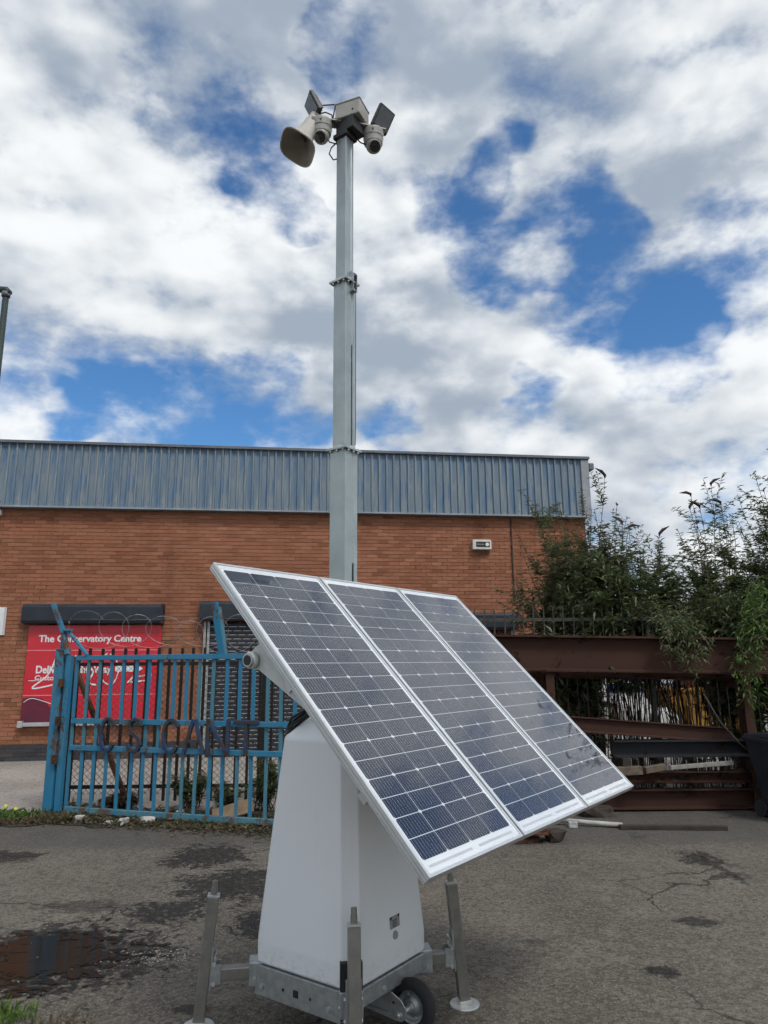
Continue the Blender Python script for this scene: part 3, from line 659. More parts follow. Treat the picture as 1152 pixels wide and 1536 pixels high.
for st, x0, wd in (([arcC], 0.45, 0.19), ([Sx], 0.83, 0.165), ([arcC], 1.30, 0.20), ([[(0, 0), (0.45, 1.0)], [(0.55, 1.0), (1, 0)], [(0.2, 0.36), (0.8, 0.36)]], 1.57, 0.25),
                   ([[(0, 0), (0, 1)], [(0.02, 1), (0.98, 0)], [(1, 0), (1, 1)]], 1.875, 0.25), ([[(0.5, 0), (0.5, 0.97)], [(0, 0.97), (1, 0.97)]], 2.20, 0.29)):
    letter(st, x0, wd, 0.735, 0.36)

# ------------------------------------------------------------------ railings
def railing(name, label, p0, p1, pitch, h, zr, bar, mat, tip=0.06, zb=0.05, mesh=None):
    p0, p1 = Vector(p0), Vector(p1); d = p1 - p0; L = d.length
    t = thing(name, label, 'fence', p0, math.atan2(d.y, d.x))
    b = MB().box((0, 0, (h - tip + zb) / 2), (bar, bar, h - tip - zb)); b.add([(-bar / 2, -bar / 2, h - tip), (bar / 2, -bar / 2, h - tip), (bar / 2, bar / 2, h - tip), (-bar / 2, bar / 2, h - tip), (0, 0, h)], [(0, 1, 4), (1, 2, 4), (2, 3, 4), (3, 0, 4)])
    me = b.mesh('bar', mat); x = 0.06
    while x < L - 0.02:
        link('bar', me, t, (x, 0, 0), (0, random.uniform(-0.006, 0.006), 0)); x += pitch
    for z in zr: MB().box((L / 2, 0.004, z), (L, 0.012, 0.045)).build('rail', mat, t)
    x = 0.0
    while x <= L + 0.01:
        MB().box((x, 0.03, h * 0.47), (0.06, 0.06, h * 0.94)).build('post', mat, t); x += L / max(1, round(L / 2.7))
    if mesh:
        y, z0, z1, s, r, mm = mesh; m = MB(); n = int((L + z1 - z0) / s) + 1; H = z1 - z0
        for k in range(n):
            for sgn in (1, -1):
                a = k * s - H if sgn > 0 else k * s
                u0, v0, u1, v1 = a, z0, a + sgn * H, z1
                lo, hi = (u0, u1) if sgn > 0 else (u1, u0)
                if hi < 0 or lo > L: continue
                def cl(u):
                    return v0 + (u - u0) / (u1 - u0) * (v1 - v0)
                A0, A1 = max(lo, 0), min(hi, L)
                if A1 - A0 < 0.02: continue
                m.tube([(A0, y + sgn * r, cl(A0)), (A1, y + sgn * r, cl(A1))], r, 3, False)
        m.build('wire_mesh', mm, t, kind='stuff')
    return t
railing('steel_railing', 'black steel railing with wire mesh standing behind the blue gate', (-4.02, 9.42, 0), (0.9, 9.50, 0), 0.147, 1.93, (0.22, 1.72), 0.032, 'black_rail', tip=0.015, mesh=(0.05, 0.12, 1.80, 0.078, 0.0030, 'wire_dark'))
railing('tall_railing', 'tall rusty railing behind the stacked steel beams', (1.0, 9.60, 0), (8.6, 9.85, 0), 0.133, 2.45, (0.25, 2.26), 0.016, 'fence_grey', mesh=(0.06, 0.05, 0.62, 0.085, 0.0022, 'wire_dark'))
pr = MB().bar((-3.99, 9.26, 1.80), (-3.05, 9.05, 0.01), 0.055, 0.05).build('leaning_prop', 'prop_rust', bevel=0.004)
tag(pr, 'rusty brown bar leaning diagonally between the blue gate and the black railing', 'steel bar')
# razor wire coils along the railing top
def coil(x0, x1, y, z, r, turns, ph):
    n = int(turns * 26); p = []
    for i in range(n + 1):
        t = i / n; a = ph + t * turns * 6.283
        rr = r * (1 + 0.12 * math.sin(a * 0.37 + ph))
        p.append((x0 + (x1 - x0) * t + rr * 1.15 * math.cos(a), y + rr * 0.25 * math.cos(a + 1), z + rr * math.sin(a) * (0.85 + 0.15 * math.sin(t * 9)) - 0.10 * t))
    return p
rw = thing('razor_wire', 'loose loops of razor wire above the gate and railing', 'razor wire', (0, 0, 0))
cp = coil(-3.80, -1.5, 9.1, 2.16, 0.23, 7.2, 0.6)
MB().tube(cp, 0.0026, 4).build('coil', 'wire_galv', rw)
m = MB()
for i in range(0, len(cp) - 1, 3):
    a = Vector(cp[i]); dv = (Vector(cp[i + 1]) - a).normalized(); m.bar(a - dv * 0.012, a + dv * 0.012, 0.016, 0.0012)
m.build('barbs', 'wire_galv', rw, kind='stuff')
for z in (2.02, 2.13, 2.30):
    MB().tube([(-4.05 + i * 0.25, 9.35 + 0.02 * math.sin(i), z - 0.02 * math.sin(i * 0.5) ** 2) for i in range(13)], 0.0016, 4).build('strand', 'wire_dark' if z < 2.2 else 'wire_galv', rw)

# ------------------------------------------------------------------ stacked steel beams
def ibeam(name, a, b, h, fw, tw, tf, mat, label, cat='steel beam', yoff=0):
    a, b = Vector(a), Vector(b); d = (b - a).normalized(); side = Vector((0, 0, 1)).cross(d).normalized(); up = d.cross(side)
    pr_ = [(-fw / 2, 0), (fw / 2, 0), (fw / 2, tf), (tw / 2, tf + 0.01), (tw / 2, h - tf - 0.01), (fw / 2, h - tf), (fw / 2, h), (-fw / 2, h), (-fw / 2, h - tf), (-tw / 2, h - tf - 0.01), (-tw / 2, tf + 0.01), (-fw / 2, tf)]
    m = MB(); m.prism(pr_, a, b, side, up)
    o = m.build(name, mat, bevel=0.002); return tag(o, label, cat, 'steel beams stacked by the fence')
ibeam('steel_beam', (0.75, 8.84, 1.615), (6.6, 8.95, 1.50), 0.43, 0.22, 0.02, 0.025, 'beam_rust', 'longest red-brown steel beam lying on top of the rack')
ibeam('steel_beam', (0.8, 9.22, 1.53), (6.6, 9.30, 1.42), 0.42, 0.22, 0.02, 0.025, 'beam_rust', 'red-brown steel beam lying behind the longest one on top of the rack')
ibeam('steel_beam', (1.5, 8.72, 0.955), (4.16, 8.98, 0.735), 0.175, 0.09, 0.012, 0.014, 'beam_rust', 'sloping red-brown steel beam under the top beam')
ibeam('steel_beam', (2.68, 8.86, 0.60), (4.9, 8.92, 0.595), 0.19, 0.19, 0.014, 0.018, 'beam_dark', 'blackish steel beam below the sloping one')
ibeam('steel_beam', (1.9, 8.90, 0.30), (4.9, 8.92, 0.295), 0.13, 0.12, 0.012, 0.014, 'beam_rust', 'thin red-brown steel beam just above the lowest one')
ibeam('steel_beam', (1.7, 8.86, 0.022), (4.6, 8.88, 0.020), 0.22, 0.15, 0.014, 0.018, 'beam_rust', 'lowest red-brown steel beam lying on the tarmac')
for k, (x, lab) in enumerate(((1.98, 'rusty post holding up the left part of the beam rack'), (4.33, 'rusty post holding up the right part of the beam rack'), (6.3, 'rusty rack post beyond the right picture edge'))):
    t = thing('rack_post', lab, 'post', (x, 8.90, 0)); hgt = 1.613 - (x - 0.75) * 0.0197
    ht = hgt - 0.012
    MB().prism([(-0.05, -0.10), (0.05, -0.10), (0.05, -0.088), (0.006, -0.083), (0.006, 0.083), (0.05, 0.088), (0.05, 0.10), (-0.05, 0.10), (-0.05, 0.088), (-0.006, 0.083), (-0.006, -0.083), (-0.05, -0.088)], (0, 0, 0.012), (0, 0, ht), (1, 0, 0), (0, 1, 0)).build('upright', 'beam_rust', t)
    MB().box((0, 0, 0.006), (0.22, 0.30, 0.012)).build('base_plate', 'beam_rust', t)
    MB().box((0, 0.0, ht - 0.006), (0.16, 0.21, 0.010)).build('head_plate', 'beam_rust', t)
    MB().box((0, 0.28, 1.53 - (x - 0.8) * 0.019 - 0.045), (0.10, 0.36, 0.08)).build('rear_bracket', 'beam_rust', t)
def plank(name, label, a, b, wd, th, mat, cat='timber'):
    return tag(MB().bar(a, b, wd, th, (0, 0, 1)).build(name, mat, bevel=0.004), label, cat)
for x, lab in ((2.8, 'left'), (4.35, 'right')):
    plank('timber_spacer', 'dark timber block between the two lowest beams at the %s end' % lab, (x, 8.72, 0.272), (x, 9.06, 0.272), 0.09, 0.050, 'timber_dark')
    plank('timber_spacer', 'dark timber block under the blackish beam at the %s end' % lab, (x, 8.72, 0.515), (x, 9.10, 0.515), 0.09, 0.165, 'timber_dark')
plank('timber_offcut', 'short brown timber offcut wedged between the beams by the panel corner', (2.50, 8.70, 0.455), (2.96, 8.72, 0.470), 0.10, 0.09, 'timber')
plank('timber_offcut', 'second brown offcut lying under the blackish beam', (2.99, 8.70, 0.47), (3.25, 8.76, 0.50), 0.08, 0.07, 'timber')
plank('pale_batten', 'long pale batten lying in front of the blackish beam', (3.28, 8.68, 0.50), (4.02, 8.70, 0.545), 0.05, 0.045, 'timber_pale')
cb = MB().tube([(3.72, 8.60, 1.32), (3.86, 8.58, 1.02), (4.05, 8.56, 0.78), (4.28, 8.52, 0.58)], 0.012, 6).build('thin_rod', 'timber_dark', None, True); tag(cb, 'thin dark rod slanting down onto the wheelie bin', 'rod')
# wheelie bin
wb = thing('wheelie_bin', 'scuffed black wheelie bin beside the beams at the right picture edge', 'bin', (4.44, 8.26, 0), R(14))
m = MB(); m.add([(-0.19, -0.23, 0.06), (0.19, -0.23, 0.06), (0.19, 0.23, 0.06), (-0.19, 0.23, 0.06), (-0.285, -0.32, 0.84), (0.285, -0.32, 0.84), (0.285, 0.34, 0.84), (-0.285, 0.34, 0.84)],
                 [(3, 2, 1, 0), (4, 5, 6, 7), (0, 1, 5, 4), (1, 2, 6, 5), (2, 3, 7, 6), (3, 0, 4, 7)]); m.build('body', 'bin_black', wb, bevel=0.03)
MB().box((0, 0, 0.835), (0.61, 0.70, 0.045)).build('rim', 'bin_black', wb, bevel=0.015)
MB().box((0, 0.0, 0.885), (0.60, 0.70, 0.055), Matrix.Rotation(R(-3), 3, 'X'), 0.9).build('lid', 'bin_black', wb, bevel=0.02)
MB().tube([(-0.22, 0.40, 0.86), (0.22, 0.40, 0.86)], 0.016, 8).build('handle', 'bin_black', wb)
for s in (-1, 1): MB().lathe([(0.09, -0.025), (0.09, 0.025)], (s * 0.19, 0.27, 0.09), (1, 0, 0), 18).build('wheel', 'rubber', wb)
for k, (zz, xx_, ww) in enumerate(((0.79, -0.10, 0.12), (0.73, -0.13, 0.10), (0.67, -0.10, 0.09), (0.34, 0.02, 0.04))):
    MB().box((xx_, -0.3215 + (0.84 - zz) * 0.115 - 0.004, zz), (ww, 0.006, 0.035), Matrix.Rotation(R(-14), 3, 'Y')).build('scuff', 'bin_smear', wb)
# bits on the ground below the beams
plank('timber_baulk', 'dark timber baulk lying on the tarmac in front of the beams', (2.42, 7.93, 0.022), (3.50, 7.86, 0.022), 0.075, 0.04, 'timber_dark')
pp = MB().tube([(1.80, 8.16, 0.055), (2.15, 8.06, 0.04), (2.47, 7.98, 0.03)], 0.024, 10).build('pale_pipe', 'pipe_pale', None, True); tag(pp, 'pale plastic pipe lying on the tarmac touching the timber baulk', 'pipe')
pb = MB().box((1.96, 8.02, 0.03), (0.09, 0.06, 0.06)).build('white_block', 'rubbish_white', bevel=0.008); tag(pb, 'small white block beside the pale pipe', 'block')
def rock(name, label, c, d, mat, rz=0, seed=1, cat='stone', rag=0.16):
    rnd = random.Random(seed); bm = bmesh.new(); bmesh.ops.create_icosphere(bm, subdivisions=2, radius=0.5)
    for v in bm.verts:
        k = 1 + rnd.uniform(-rag, rag); v.co *= k
        v.co = Vector((max(-0.42, min(0.42, v.co.x)) * d[0], max(-0.42, min(0.42, v.co.y)) * d[1], max(-0.30, min(0.36, v.co.z)) * d[2]))
    me = bpy.data.meshes.new(name); bm.to_mesh(me); bm.free(); me.materials.append(MATS[mat])
    o = bpy.data.objects.new(name, me); col.objects.link(o); o.location = (c[0], c[1], c[2] + 0.29 * d[2]); o.rotation_euler = (0, 0, rz)
    return tag(o, label, cat)
rock('stone_block', 'dark broken block lying against the lowest beam', (2.37, 8.60, 0), (0.46, 0.26, 0.16), 'timber_dark', 0.1, 3, 'stone', 0.3)
rock('stone_block', 'dark lump of concrete at the right of the rubble heap under the panel', (1.64, 7.46, 0), (0.22, 0.22, 0.16), 'timber_dark', 0.4, 4, 'stone', 0.3)
rock('stone_block', 'low rubble lump under the lower panel edge', (1.30, 7.46, 0), (0.44, 0.30, 0.10), 'prop_rust', 0.1, 5)
rp = MB().add([(1.15, 7.34, 0.09), (1.55, 7.30, 0.10), (1.62, 7.52, 0.17), (1.42, 7.66, 0.19), (1.10, 7.56, 0.13), (1.15, 7.34, 0.075), (1.55, 7.30, 0.085), (1.62, 7.52, 0.155), (1.42, 7.66, 0.175), (1.10, 7.56, 0.115)],
              [(0, 1, 2, 3, 4), (9, 8, 7, 6, 5), (0, 5, 6, 1), (1, 6, 7, 2), (2, 7, 8, 3), (3, 8, 9, 4), (4, 9, 5, 0)]).build('rusty_plate', 'prop_rust'); tag(rp, 'rusty brown plate propped on the rubble under the panel', 'steel plate')

# ------------------------------------------------------------------ far yard, seen between the beams
vn = thing('parked_van', 'white van parked in the yard beyond the railing, seen between the beams', 'van', (7.4, 20.6, 0), R(6))
m = MB(); m.prism([(-2.6, 0.32), (2.55, 0.32), (2.6, 0.95), (2.1, 1.15), (1.45, 1.95), (1.2, 2.1), (-2.55, 2.15), (-2.6, 1.9)], (0, -0.95, 0), (0, 0.95, 0), (1, 0, 0), (0, 0, 1)); m.build('body', 'van_white', vn, bevel=0.06)
MB().add([(2.02, -0.965, 1.2), (1.42, -0.965, 1.9), (0.75, -0.965, 1.9), (0.75, -0.965, 1.2)], [(0, 1, 2, 3)]).build('side_window', 'glass_dark', vn)
MB().box((0, -0.962, 1.02), (3.2, 0.012, 0.22)).build('stripe', 'van_blue', vn)
MB().box((-0.75, -0.962, 1.45), (0.7, 0.012, 0.5)).build('blue_panel', 'van_blue', vn)
for xw in (-1.7, 1.75):
    wo = MB().lathe([(0.34, -0.11), (0.34, 0.11)], (xw, -0.86, 0.34), (0, 1, 0), 22).build('wheel', 'rubber', vn); MB().lathe([(0.2, 0.0), (0.18, 0.02)], (xw, -0.975, 0.34), (0, -1, 0), 16).build('rim', 'alu', wo)
MB().box((-2.61, -0.8, 0.9), (0.03, 0.14, 0.4)).build('tail_lamp', 'lamp_red', vn)
sk = thing('yellow_skip', 'yellow waste skip in the yard beyond the railing, in front of the white van', 'skip', (7.55, 17.6, 0), R(-4))
m = MB(); m.add([(-0.7, -0.8, 0.05), (0.8, -0.8, 0.05), (0.8, 0.8, 0.05), (-0.7, 0.8, 0.05), (-1.15, -0.9, 1.05), (1.3, -0.9, 1.05), (1.3, 0.9, 1.05), (-1.15, 0.9, 1.05)], [(3, 2, 1, 0), (4, 5, 6, 7), (0, 1, 5, 4), (1, 2, 6, 5), (2, 3, 7, 6), (3, 0, 4, 7)]); m.build('tub', 'skip_yellow', sk)
MB().box((0.075, 0, 1.07), (2.55, 1.9, 0.06)).build('rim', 'skip_yellow', sk)
for q in (-0.6, 0.05, 0.7): MB().bar((q * 0.9, -0.83, 0.08), (q * 1.2, -0.93, 1.03), 0.09, 0.04).build('rib', 'skip_yellow', sk)
for q in range(7): MB().box((random.uniform(-0.8, 0.9), random.uniform(-0.6, 0.6), 1.16), (random.uniform(0.2, 0.6), 0.3, 0.25), Euler((random.random(), random.random(), random.random())).to_matrix()).build('rubble', random.choice(('rubbish_white', 'stone', 'prop_rust')), sk)

for i, (x, y, d, lab) in enumerate(((5.35, 16.2, (0.95, 0.9, 1.25), 'left white bulk bag standing in the yard beyond the railing'), (6.15, 16.6, (0.85, 0.9, 1.05), 'right white bulk bag standing in the yard beside the yellow skip'), (4.75, 15.2, (0.7, 0.6, 0.55), 'low white sack in front of the bulk bags in the yard'))):
    rock('bulk_bag', lab, (x, y, 0.004), d, 'rubbish_white', 0.3 * i, 80 + i, 'bag', 0.12)
# ------------------------------------------------------------------ plants
def leaf(m, p, d, up, L, W):
    d = d.normalized(); s = d.cross(up)
    if s.length < 1e-3: s = Vector((1, 0, 0))
    s.normalize(); n = s.cross(d)
    a = p; b = p + d * L * 0.42 + s * W / 2 + n * W * 0.22; c = p + d * L - n * L * 0.16; e = p + d * L * 0.42 - s * W / 2 + n * W * 0.22
    m.add([a, b, c, e], [(0, 1, 2), (0, 2, 3)])
def bush(label, loc, height, spread, nst, mats, lean=(0, 0), leafn=34, seed=0, L=0.105, spikes=5, base=0.35, name='buddleia_bush', nsh=10, zlow=1.74, xlow=(2.9, 4.62), low=0.25, cat='bush', group='buddleia bushes behind the railing'):
    rnd = random.Random(seed); t = thing(name, label, cat, loc, 0, group)
    st = MB(); lv = [MB() for _ in mats]; sp = MB(); tips = []
    for i in range(nst):
        a = rnd.random() * 6.283; r = spread * math.sqrt(rnd.random()); h = height * (0.66 + 0.34 * rnd.random()) * (1 - 0.30 * (r / spread) ** 2)
        b0 = Vector((math.cos(a) * base * rnd.random(), math.sin(a) * base * rnd.random(), 0.0))
        e = Vector((math.cos(a) * r + lean[0] * h, math.sin(a) * r + lean[1] * h, h))
        dr = 0.10 * rnd.random() + 0.05
        pts = []
        for k in range(9):
            q = k / 8; p = b0.lerp(e, q); p.z = h * (q ** 0.85) - dr * h * q ** 4 * (r / spread); p.x += (e.x - b0.x) * (q * q - q) * 0.6; p.y += (e.y - b0.y) * (q * q - q) * 0.6
            p += Vector((rnd.uniform(-1, 1), rnd.uniform(-1, 1), 0)) * 0.03; pts.append(p)
        st.tube(pts, [0.0055 * (1 - 0.75 * k / 8) + 0.0018 for k in range(9)], 4, False)
        tips.append(pts)
        mb_i = rnd.randrange(len(mats)) if rnd.random() < 0.35 else 0
        # side shoots
        shoots = [(pts, low, 1.0)]
        for _ in range(nsh):
            q = rnd.uniform(max(low, 0.3), 0.93); k = min(7, int(q * 8)); p = pts[k]
            dd = Vector((rnd.gauss(0, 1), rnd.gauss(0, 1), rnd.uniform(0.3, 1.3))).normalized(); ln = rnd.uniform(0.25, 0.70) * min(1.0, height / 2.0)
            sh = [p, p + dd * ln * 0.5 + Vector((0, 0, 0.02)), p + dd * ln]; st.tube(sh, 0.003, 3, False); shoots.append((sh, 0.0, 0.42))
        for ps, lo, fr in shoots:
            nl = int(leafn * fr) + 2
            for j in range(nl):
                q = lo + (1 - lo) * (j + rnd.random()) / nl; f = q * (len(ps) - 1); k = min(len(ps) - 2, int(f)); p = ps[k].lerp(ps[k + 1], f - k); ax = (ps[k + 1] - ps[k]).normalized()
                if zlow and p.z < zlow and xlow[0] < p.x + loc[0] < xlow[1]: continue
                for sg_ in (0, 1):
                    aa = rnd.random() * 6.283; rad = Vector((math.cos(aa), math.sin(aa), rnd.uniform(-0.5, 0.35)))
                    d = (ax * 0.55 + rad).normalized(); ll = L * rnd.uniform(0.55, 1.25) * (1.1 - 0.3 * q)
                    leaf(lv[mb_i if rnd.random() < 0.8 else rnd.randrange(len(mats))], p, d, Vector((rnd.uniform(-.3, .3), rnd.uniform(-.3, .3), 1)), ll, ll * 0.25)
    st.build('stems', 'stem', t)
    for mname, mm in zip(mats, lv):
        if mm.v: mm.build('foliage', mname, t, kind='stuff')
    for pts in sorted(tips, key=lambda q: -q[-1].z)[:spikes]:
        p, d = pts[-1], (pts[-1] - pts[-2]).normalized(); d2 = (d * 0.5 + Vector((0.9 * rnd.choice((-1, 1)), 0, rnd.uniform(-0.7, 0.1)))).normalized(); s_ = MB()
        s_.tube([p, p + d * 0.05, p + d * 0.08 + d2 * 0.06, p + d * 0.08 + d2 * 0.17], [0.004, 0.022, 0.024, 0.004], 6); s_.build('flower_spike', 'flower_dry', t)
    return t
bush('olive buddleia bush growing in front of the warehouse corner', (2.92, 10.35, 0), 4.80, 1.15, 66, ['leaf_olive', 'leaf_green'], (-0.02, 0), 40, 11, spikes=1, low=0.22)
bush('buddleia bush right of the warehouse corner', (3.60, 10.55, 0), 4.25, 1.0, 52, ['leaf_green', 'leaf_dark', 'leaf_olive'], (0.02, 0), 40, 12, spikes=3, low=0.42)
bush('low dense dark bush between the two tall buddleias', (4.30, 10.35, 0), 3.60, 1.10, 56, ['leaf_green', 'leaf_dark'], (0, 0), 40, 13, spikes=0, low=0.50)
bush('tall buddleia bush with dry flower spikes in the middle of the right hedge', (5.05, 10.55, 0), 4.40, 1.15, 66, ['leaf_green', 'leaf_dark', 'leaf_olive'], (0.0, 0), 40, 14, spikes=5, low=0.30)
bush('tallest buddleia bush at the right picture edge', (6.10, 10.45, 0), 5.15, 1.30, 84, ['leaf_green', 'leaf_dark'], (-0.01, 0), 42, 15, spikes=4)
bush('buddleia bush beyond the right picture edge', (7.9, 10.9, 0), 5.6, 1.3, 36, ['leaf_green', 'leaf_dark'], (0, 0), 36, 16, spikes=2)
def hanging(label, lines, mats, seed, L=0.10, group='shoots hanging over the top beam'):
    rnd = random.Random(seed); t = thing('hanging_shoots', label, 'shoots', lines[0][0], 0, group); o0 = Vector(lines[0][0]); st = MB(); lv = [MB() for _ in mats]
    for ln in lines:
        ps = [Vector(p) - o0 + Vector((rnd.uniform(-.03, .03), rnd.uniform(-.02, .02), 0)) for p in ln]
        st.tube(ps, [0.005 * (1 - 0.7 * k / (len(ps) - 1)) for k in range(len(ps))], 4, False); n = 46
        for j in range(n):
            f = (0.12 + 0.88 * j / n) * (len(ps) - 1); k = min(len(ps) - 2, int(f)); p = ps[k].lerp(ps[k + 1], min(1, f - k)); ax = (ps[k + 1] - ps[k]).normalized()
            for _ in range(3):
                a_ = rnd.random() * 6.283; d = (ax * 0.5 + Vector((math.cos(a_), 0.7 * math.sin(a_), rnd.uniform(-0.5, 0.5)))).normalized(); q = p + Vector((rnd.gauss(0, .05), rnd.gauss(0, .03), rnd.gauss(0, .05)))
                leaf(lv[rnd.randrange(len(mats))], q, d, Vector((rnd.uniform(-.3, .3), rnd.uniform(-.3, .3), 1)), L * rnd.uniform(0.6, 1.2), L * 0.25)
    st.build('stems', 'stem', t)
    for mn_, mm in zip(mats, lv): mm.build('foliage', mn_, t, kind='stuff')
hanging('olive green shoots spilling over the middle of the top beam', [[(3.5 + 0.08 * i, 9.55, 2.40), (3.45 + 0.10 * i, 9.0, 2.25 + 0.04 * (i % 2)), (3.40 + 0.11 * i, 8.70, 2.10), (3.38 + 0.12 * i, 8.62, 1.95 - 0.08 * (i % 3)), (3.37 + 0.125 * i, 8.60, 1.78 - 0.10 * (i % 3))] for i in range(4)], ['leaf_olive', 'leaf_green'], 71)
hanging('fresh green shoots hanging down beside the top beam at the right picture edge', [[(4.9, 9.5, 2.75), (4.75 - 0.04 * i, 9.0, 2.62 - 0.05 * i), (4.58 - 0.07 * i, 8.72, 2.35 - 0.06 * i), (4.46 - 0.08 * i, 8.60, 2.0 - 0.1 * i), (4.42 - 0.05 * i, 8.56, 1.60 - 0.12 * i)] for i in range(5)], ['leaf_bright', 'leaf_green'], 72)
# distant hedge behind the yard
def hedge(name, label, x0, x1, y, h, n, mats, seed, lf=1.0, zmin=0.0):
    rnd = random.Random(seed); o = None; lv = [MB() for _ in mats]; t = thing(name, label, 'hedge', (x0, y, 0)); t['kind'] = 'stuff'
    for i in range(n):
        x = rnd.uniform(0, x1 - x0); top = h * (0.72 + 0.16 * math.sin(x * 1.1 + seed) + 0.12 * math.sin(x * 2.9)); z = zmin + (top - zmin) * (1 - rnd.random() ** 1.4); yy_ = rnd.gauss(0, 0.45 if lf < 1 else 0.7) if lf > 0.46 else rnd.gauss(0, 0.16)
        leaf(lv[rnd.randrange(len(mats))], Vector((x, yy_, z)), Vector((rnd.gauss(0, 1), rnd.gauss(0, 1), rnd.gauss(0.1, 0.7))), Vector((0, 0, 1)), rnd.uniform(0.18, 0.34) * lf, rnd.uniform(0.10, 0.18) * lf * lf)
    for mn_, mm in zip(mats, lv): mm.build('foliage', mn_, t, kind='stuff')
    return t
hedge('overgrown_hedge', 'dark overgrown hedge at the back of the yard', 4.0, 18.0, 25.0, 3.6, 9000, ['leaf_dark', 'leaf_green'], 5)
hedge('undergrowth', 'dark undergrowth behind the railing left of the white van', 1.5, 2.9, 10.15, 2.3, 3200, ['leaf_dark', 'leaf_olive'], 6, 0.55)
hedge('undergrowth', 'dark undergrowth behind the railing beside the wheelie bin', 4.75, 8.6, 10.25, 2.6, 6500, ['leaf_dark', 'leaf_green'], 8, 0.55)
hedge('climbing_foliage', 'tangle of dark leaves behind the railing above the white van', 2.3, 6.4, 10.35, 3.15, 11000, ['leaf_dark', 'leaf_green', 'leaf_olive'], 7, 0.5, 1.80)
hedge('climbing_foliage', 'olive leaves growing through the tall railing above the top beam', 1.75, 6.6, 9.72, 2.80, 5200, ['leaf_olive', 'leaf_green', 'leaf_dark'], 10, 0.45, 2.02)

# weeds and litter along the gate
def tuft(mb, c, n, h, sp, rnd, wd=0.012):
    for _ in range(n):
        p = Vector((c[0] + rnd.gauss(0, sp), c[1] + rnd.gauss(0, sp), c[2])); d = Vector((rnd.gauss(0, 0.5), rnd.gauss(0, 0.5), 1)).normalized(); L = h * rnd.uniform(0.4, 1.15)
        s = d.cross(Vector((rnd.gauss(0, 1), rnd.gauss(0, 1), 0.1))).normalized() * wd * rnd.uniform(0.6, 1.2); m1 = p + d * L * 0.6; tip = p + d * L + Vector((d.x, d.y, -0.35)) * L * 0.35
        mb.add([p - s * .6, p + s * .6, m1 + s, m1 - s, tip], [(0, 1, 2, 3), (3, 2, 4)])
def plant(name, label, c, spots, mats, h, seed, cat='weeds', wd=0.012, flowers=0):
    rnd = random.Random(seed); t = thing(name, label, cat, (c[0], c[1], 0)); mm = [MB() for _ in mats]
    for dx_, dy_, n, k in spots: tuft(mm[k], (dx_, dy_, 0.005), n, h, 0.06, rnd, wd)
    for mn_, q in zip(mats, mm):
        if q.v: q.build('leaves', mn_, t)
    for i in range(flowers):
        MB().lathe([(0.004, 0), (0.022, 0.006), (0.016, 0.014)], (rnd.gauss(0, .15), rnd.gauss(0, .08), h * rnd.uniform(0.8, 1.1)), (0, -0.5, 1), 8).build('flower', 'petal_yellow', t)
    return t
rs = random.Random(3)
plant('weed_clump', 'bright green weeds with yellow flowers left of the gate post', (-4.45, 8.62), [(rs.uniform(-0.55, 0.45), rs.uniform(-0.10, 0.12), 26, 0 if rs.random() < .8 else 1) for _ in range(26)], ['leaf_bright', 'leaf_green'], 0.13, 21, flowers=3)
plant('dry_weeds', 'dry brown weeds at the foot of the gate post', (-3.72, 8.50), [(rs.uniform(-0.45, 0.40), rs.uniform(-0.12, 0.16), 26, 0 if rs.random() < .7 else 1) for _ in range(22)], ['leaf_dry', 'leaf_olive'], 0.09, 22)
plant('weed_clump', 'small tuft of green weeds in the bottom left picture corner', (-1.93, 3.98), [(rs.uniform(-0.12, 0.12), rs.uniform(-0.05, 0.05), 24, 0) for _ in range(8)], ['leaf_bright'], 0.06, 23, wd=0.006)
plant('moss_patch', 'brown dead weeds at the bottom edge beside the green tuft', (-1.62, 3.86), [(rs.uniform(-0.15, 0.15), rs.uniform(-0.04, 0.04), 20, 0) for _ in range(6)], ['leaf_dry'], 0.035, 24, wd=0.005)
for i, (x, y, h, lab) in enumerate(((-2.35, 9.15, 0.55, 'leafy green weed behind the gate below the welded letter A'), (-1.95, 9.0, 0.35, 'yellowing weed behind the gate beside the cardboard'), (-1.45, 9.05, 0.62, 'bushy dark weed behind the gate next to the white cabinet'), (-3.2, 9.1, 0.22, 'low brown weed behind the gate near the white litter'))):
    bush(lab, (x, y, 0.008), h, 0.24, 14, ['leaf_green', 'leaf_dark', 'leaf_dry'] if i != 3 else ['leaf_dry', 'leaf_olive'], (0, 0), 16, 30 + i, L=0.07, spikes=0, base=0.12, name='weed', zlow=0, nsh=5, low=0.1, cat='weed', group='weeds behind the gate')
ls = thing('leaf_litter', 'dead leaves and twigs strewn along the foot of the gate', 'leaf litter', (-2.4, 8.6, 0.01)); ls['kind'] = 'stuff'
m1, m2 = MB(), MB(); rs2 = random.Random(9)
for i in range(4200):
    x = rs2.uniform(-1.6, 1.9); yb = 0.35 - 0.30 * (x + 1.35); y = rs2.gauss(yb - 0.33 if i % 2 else yb + 0.20, 0.13)
    leaf(m1 if i % 3 else m2, Vector((x, y + 0.0, rs2.uniform(0.0, 0.04))), Vector((rs2.gauss(0, 1), rs2.gauss(0, 1), rs2.uniform(-0.1, 0.5))), Vector((rs2.gauss(0, .4), rs2.gauss(0, .4), 1)), rs2.uniform(0.03, 0.075), rs2.uniform(0.012, 0.035))
m1.build('dead_leaves', 'leaf_dry', ls, kind='stuff'); m2.build('dark_leaves', 'leaf_dark', ls, kind='stuff')
def litter(name, label, c, d, mat, rz, seed, cat='litter'):
    return rock(name, label, (c[0], c[1], 0.01), tuple(q * 0.85 for q in d), mat, rz, seed, cat, 0.42)
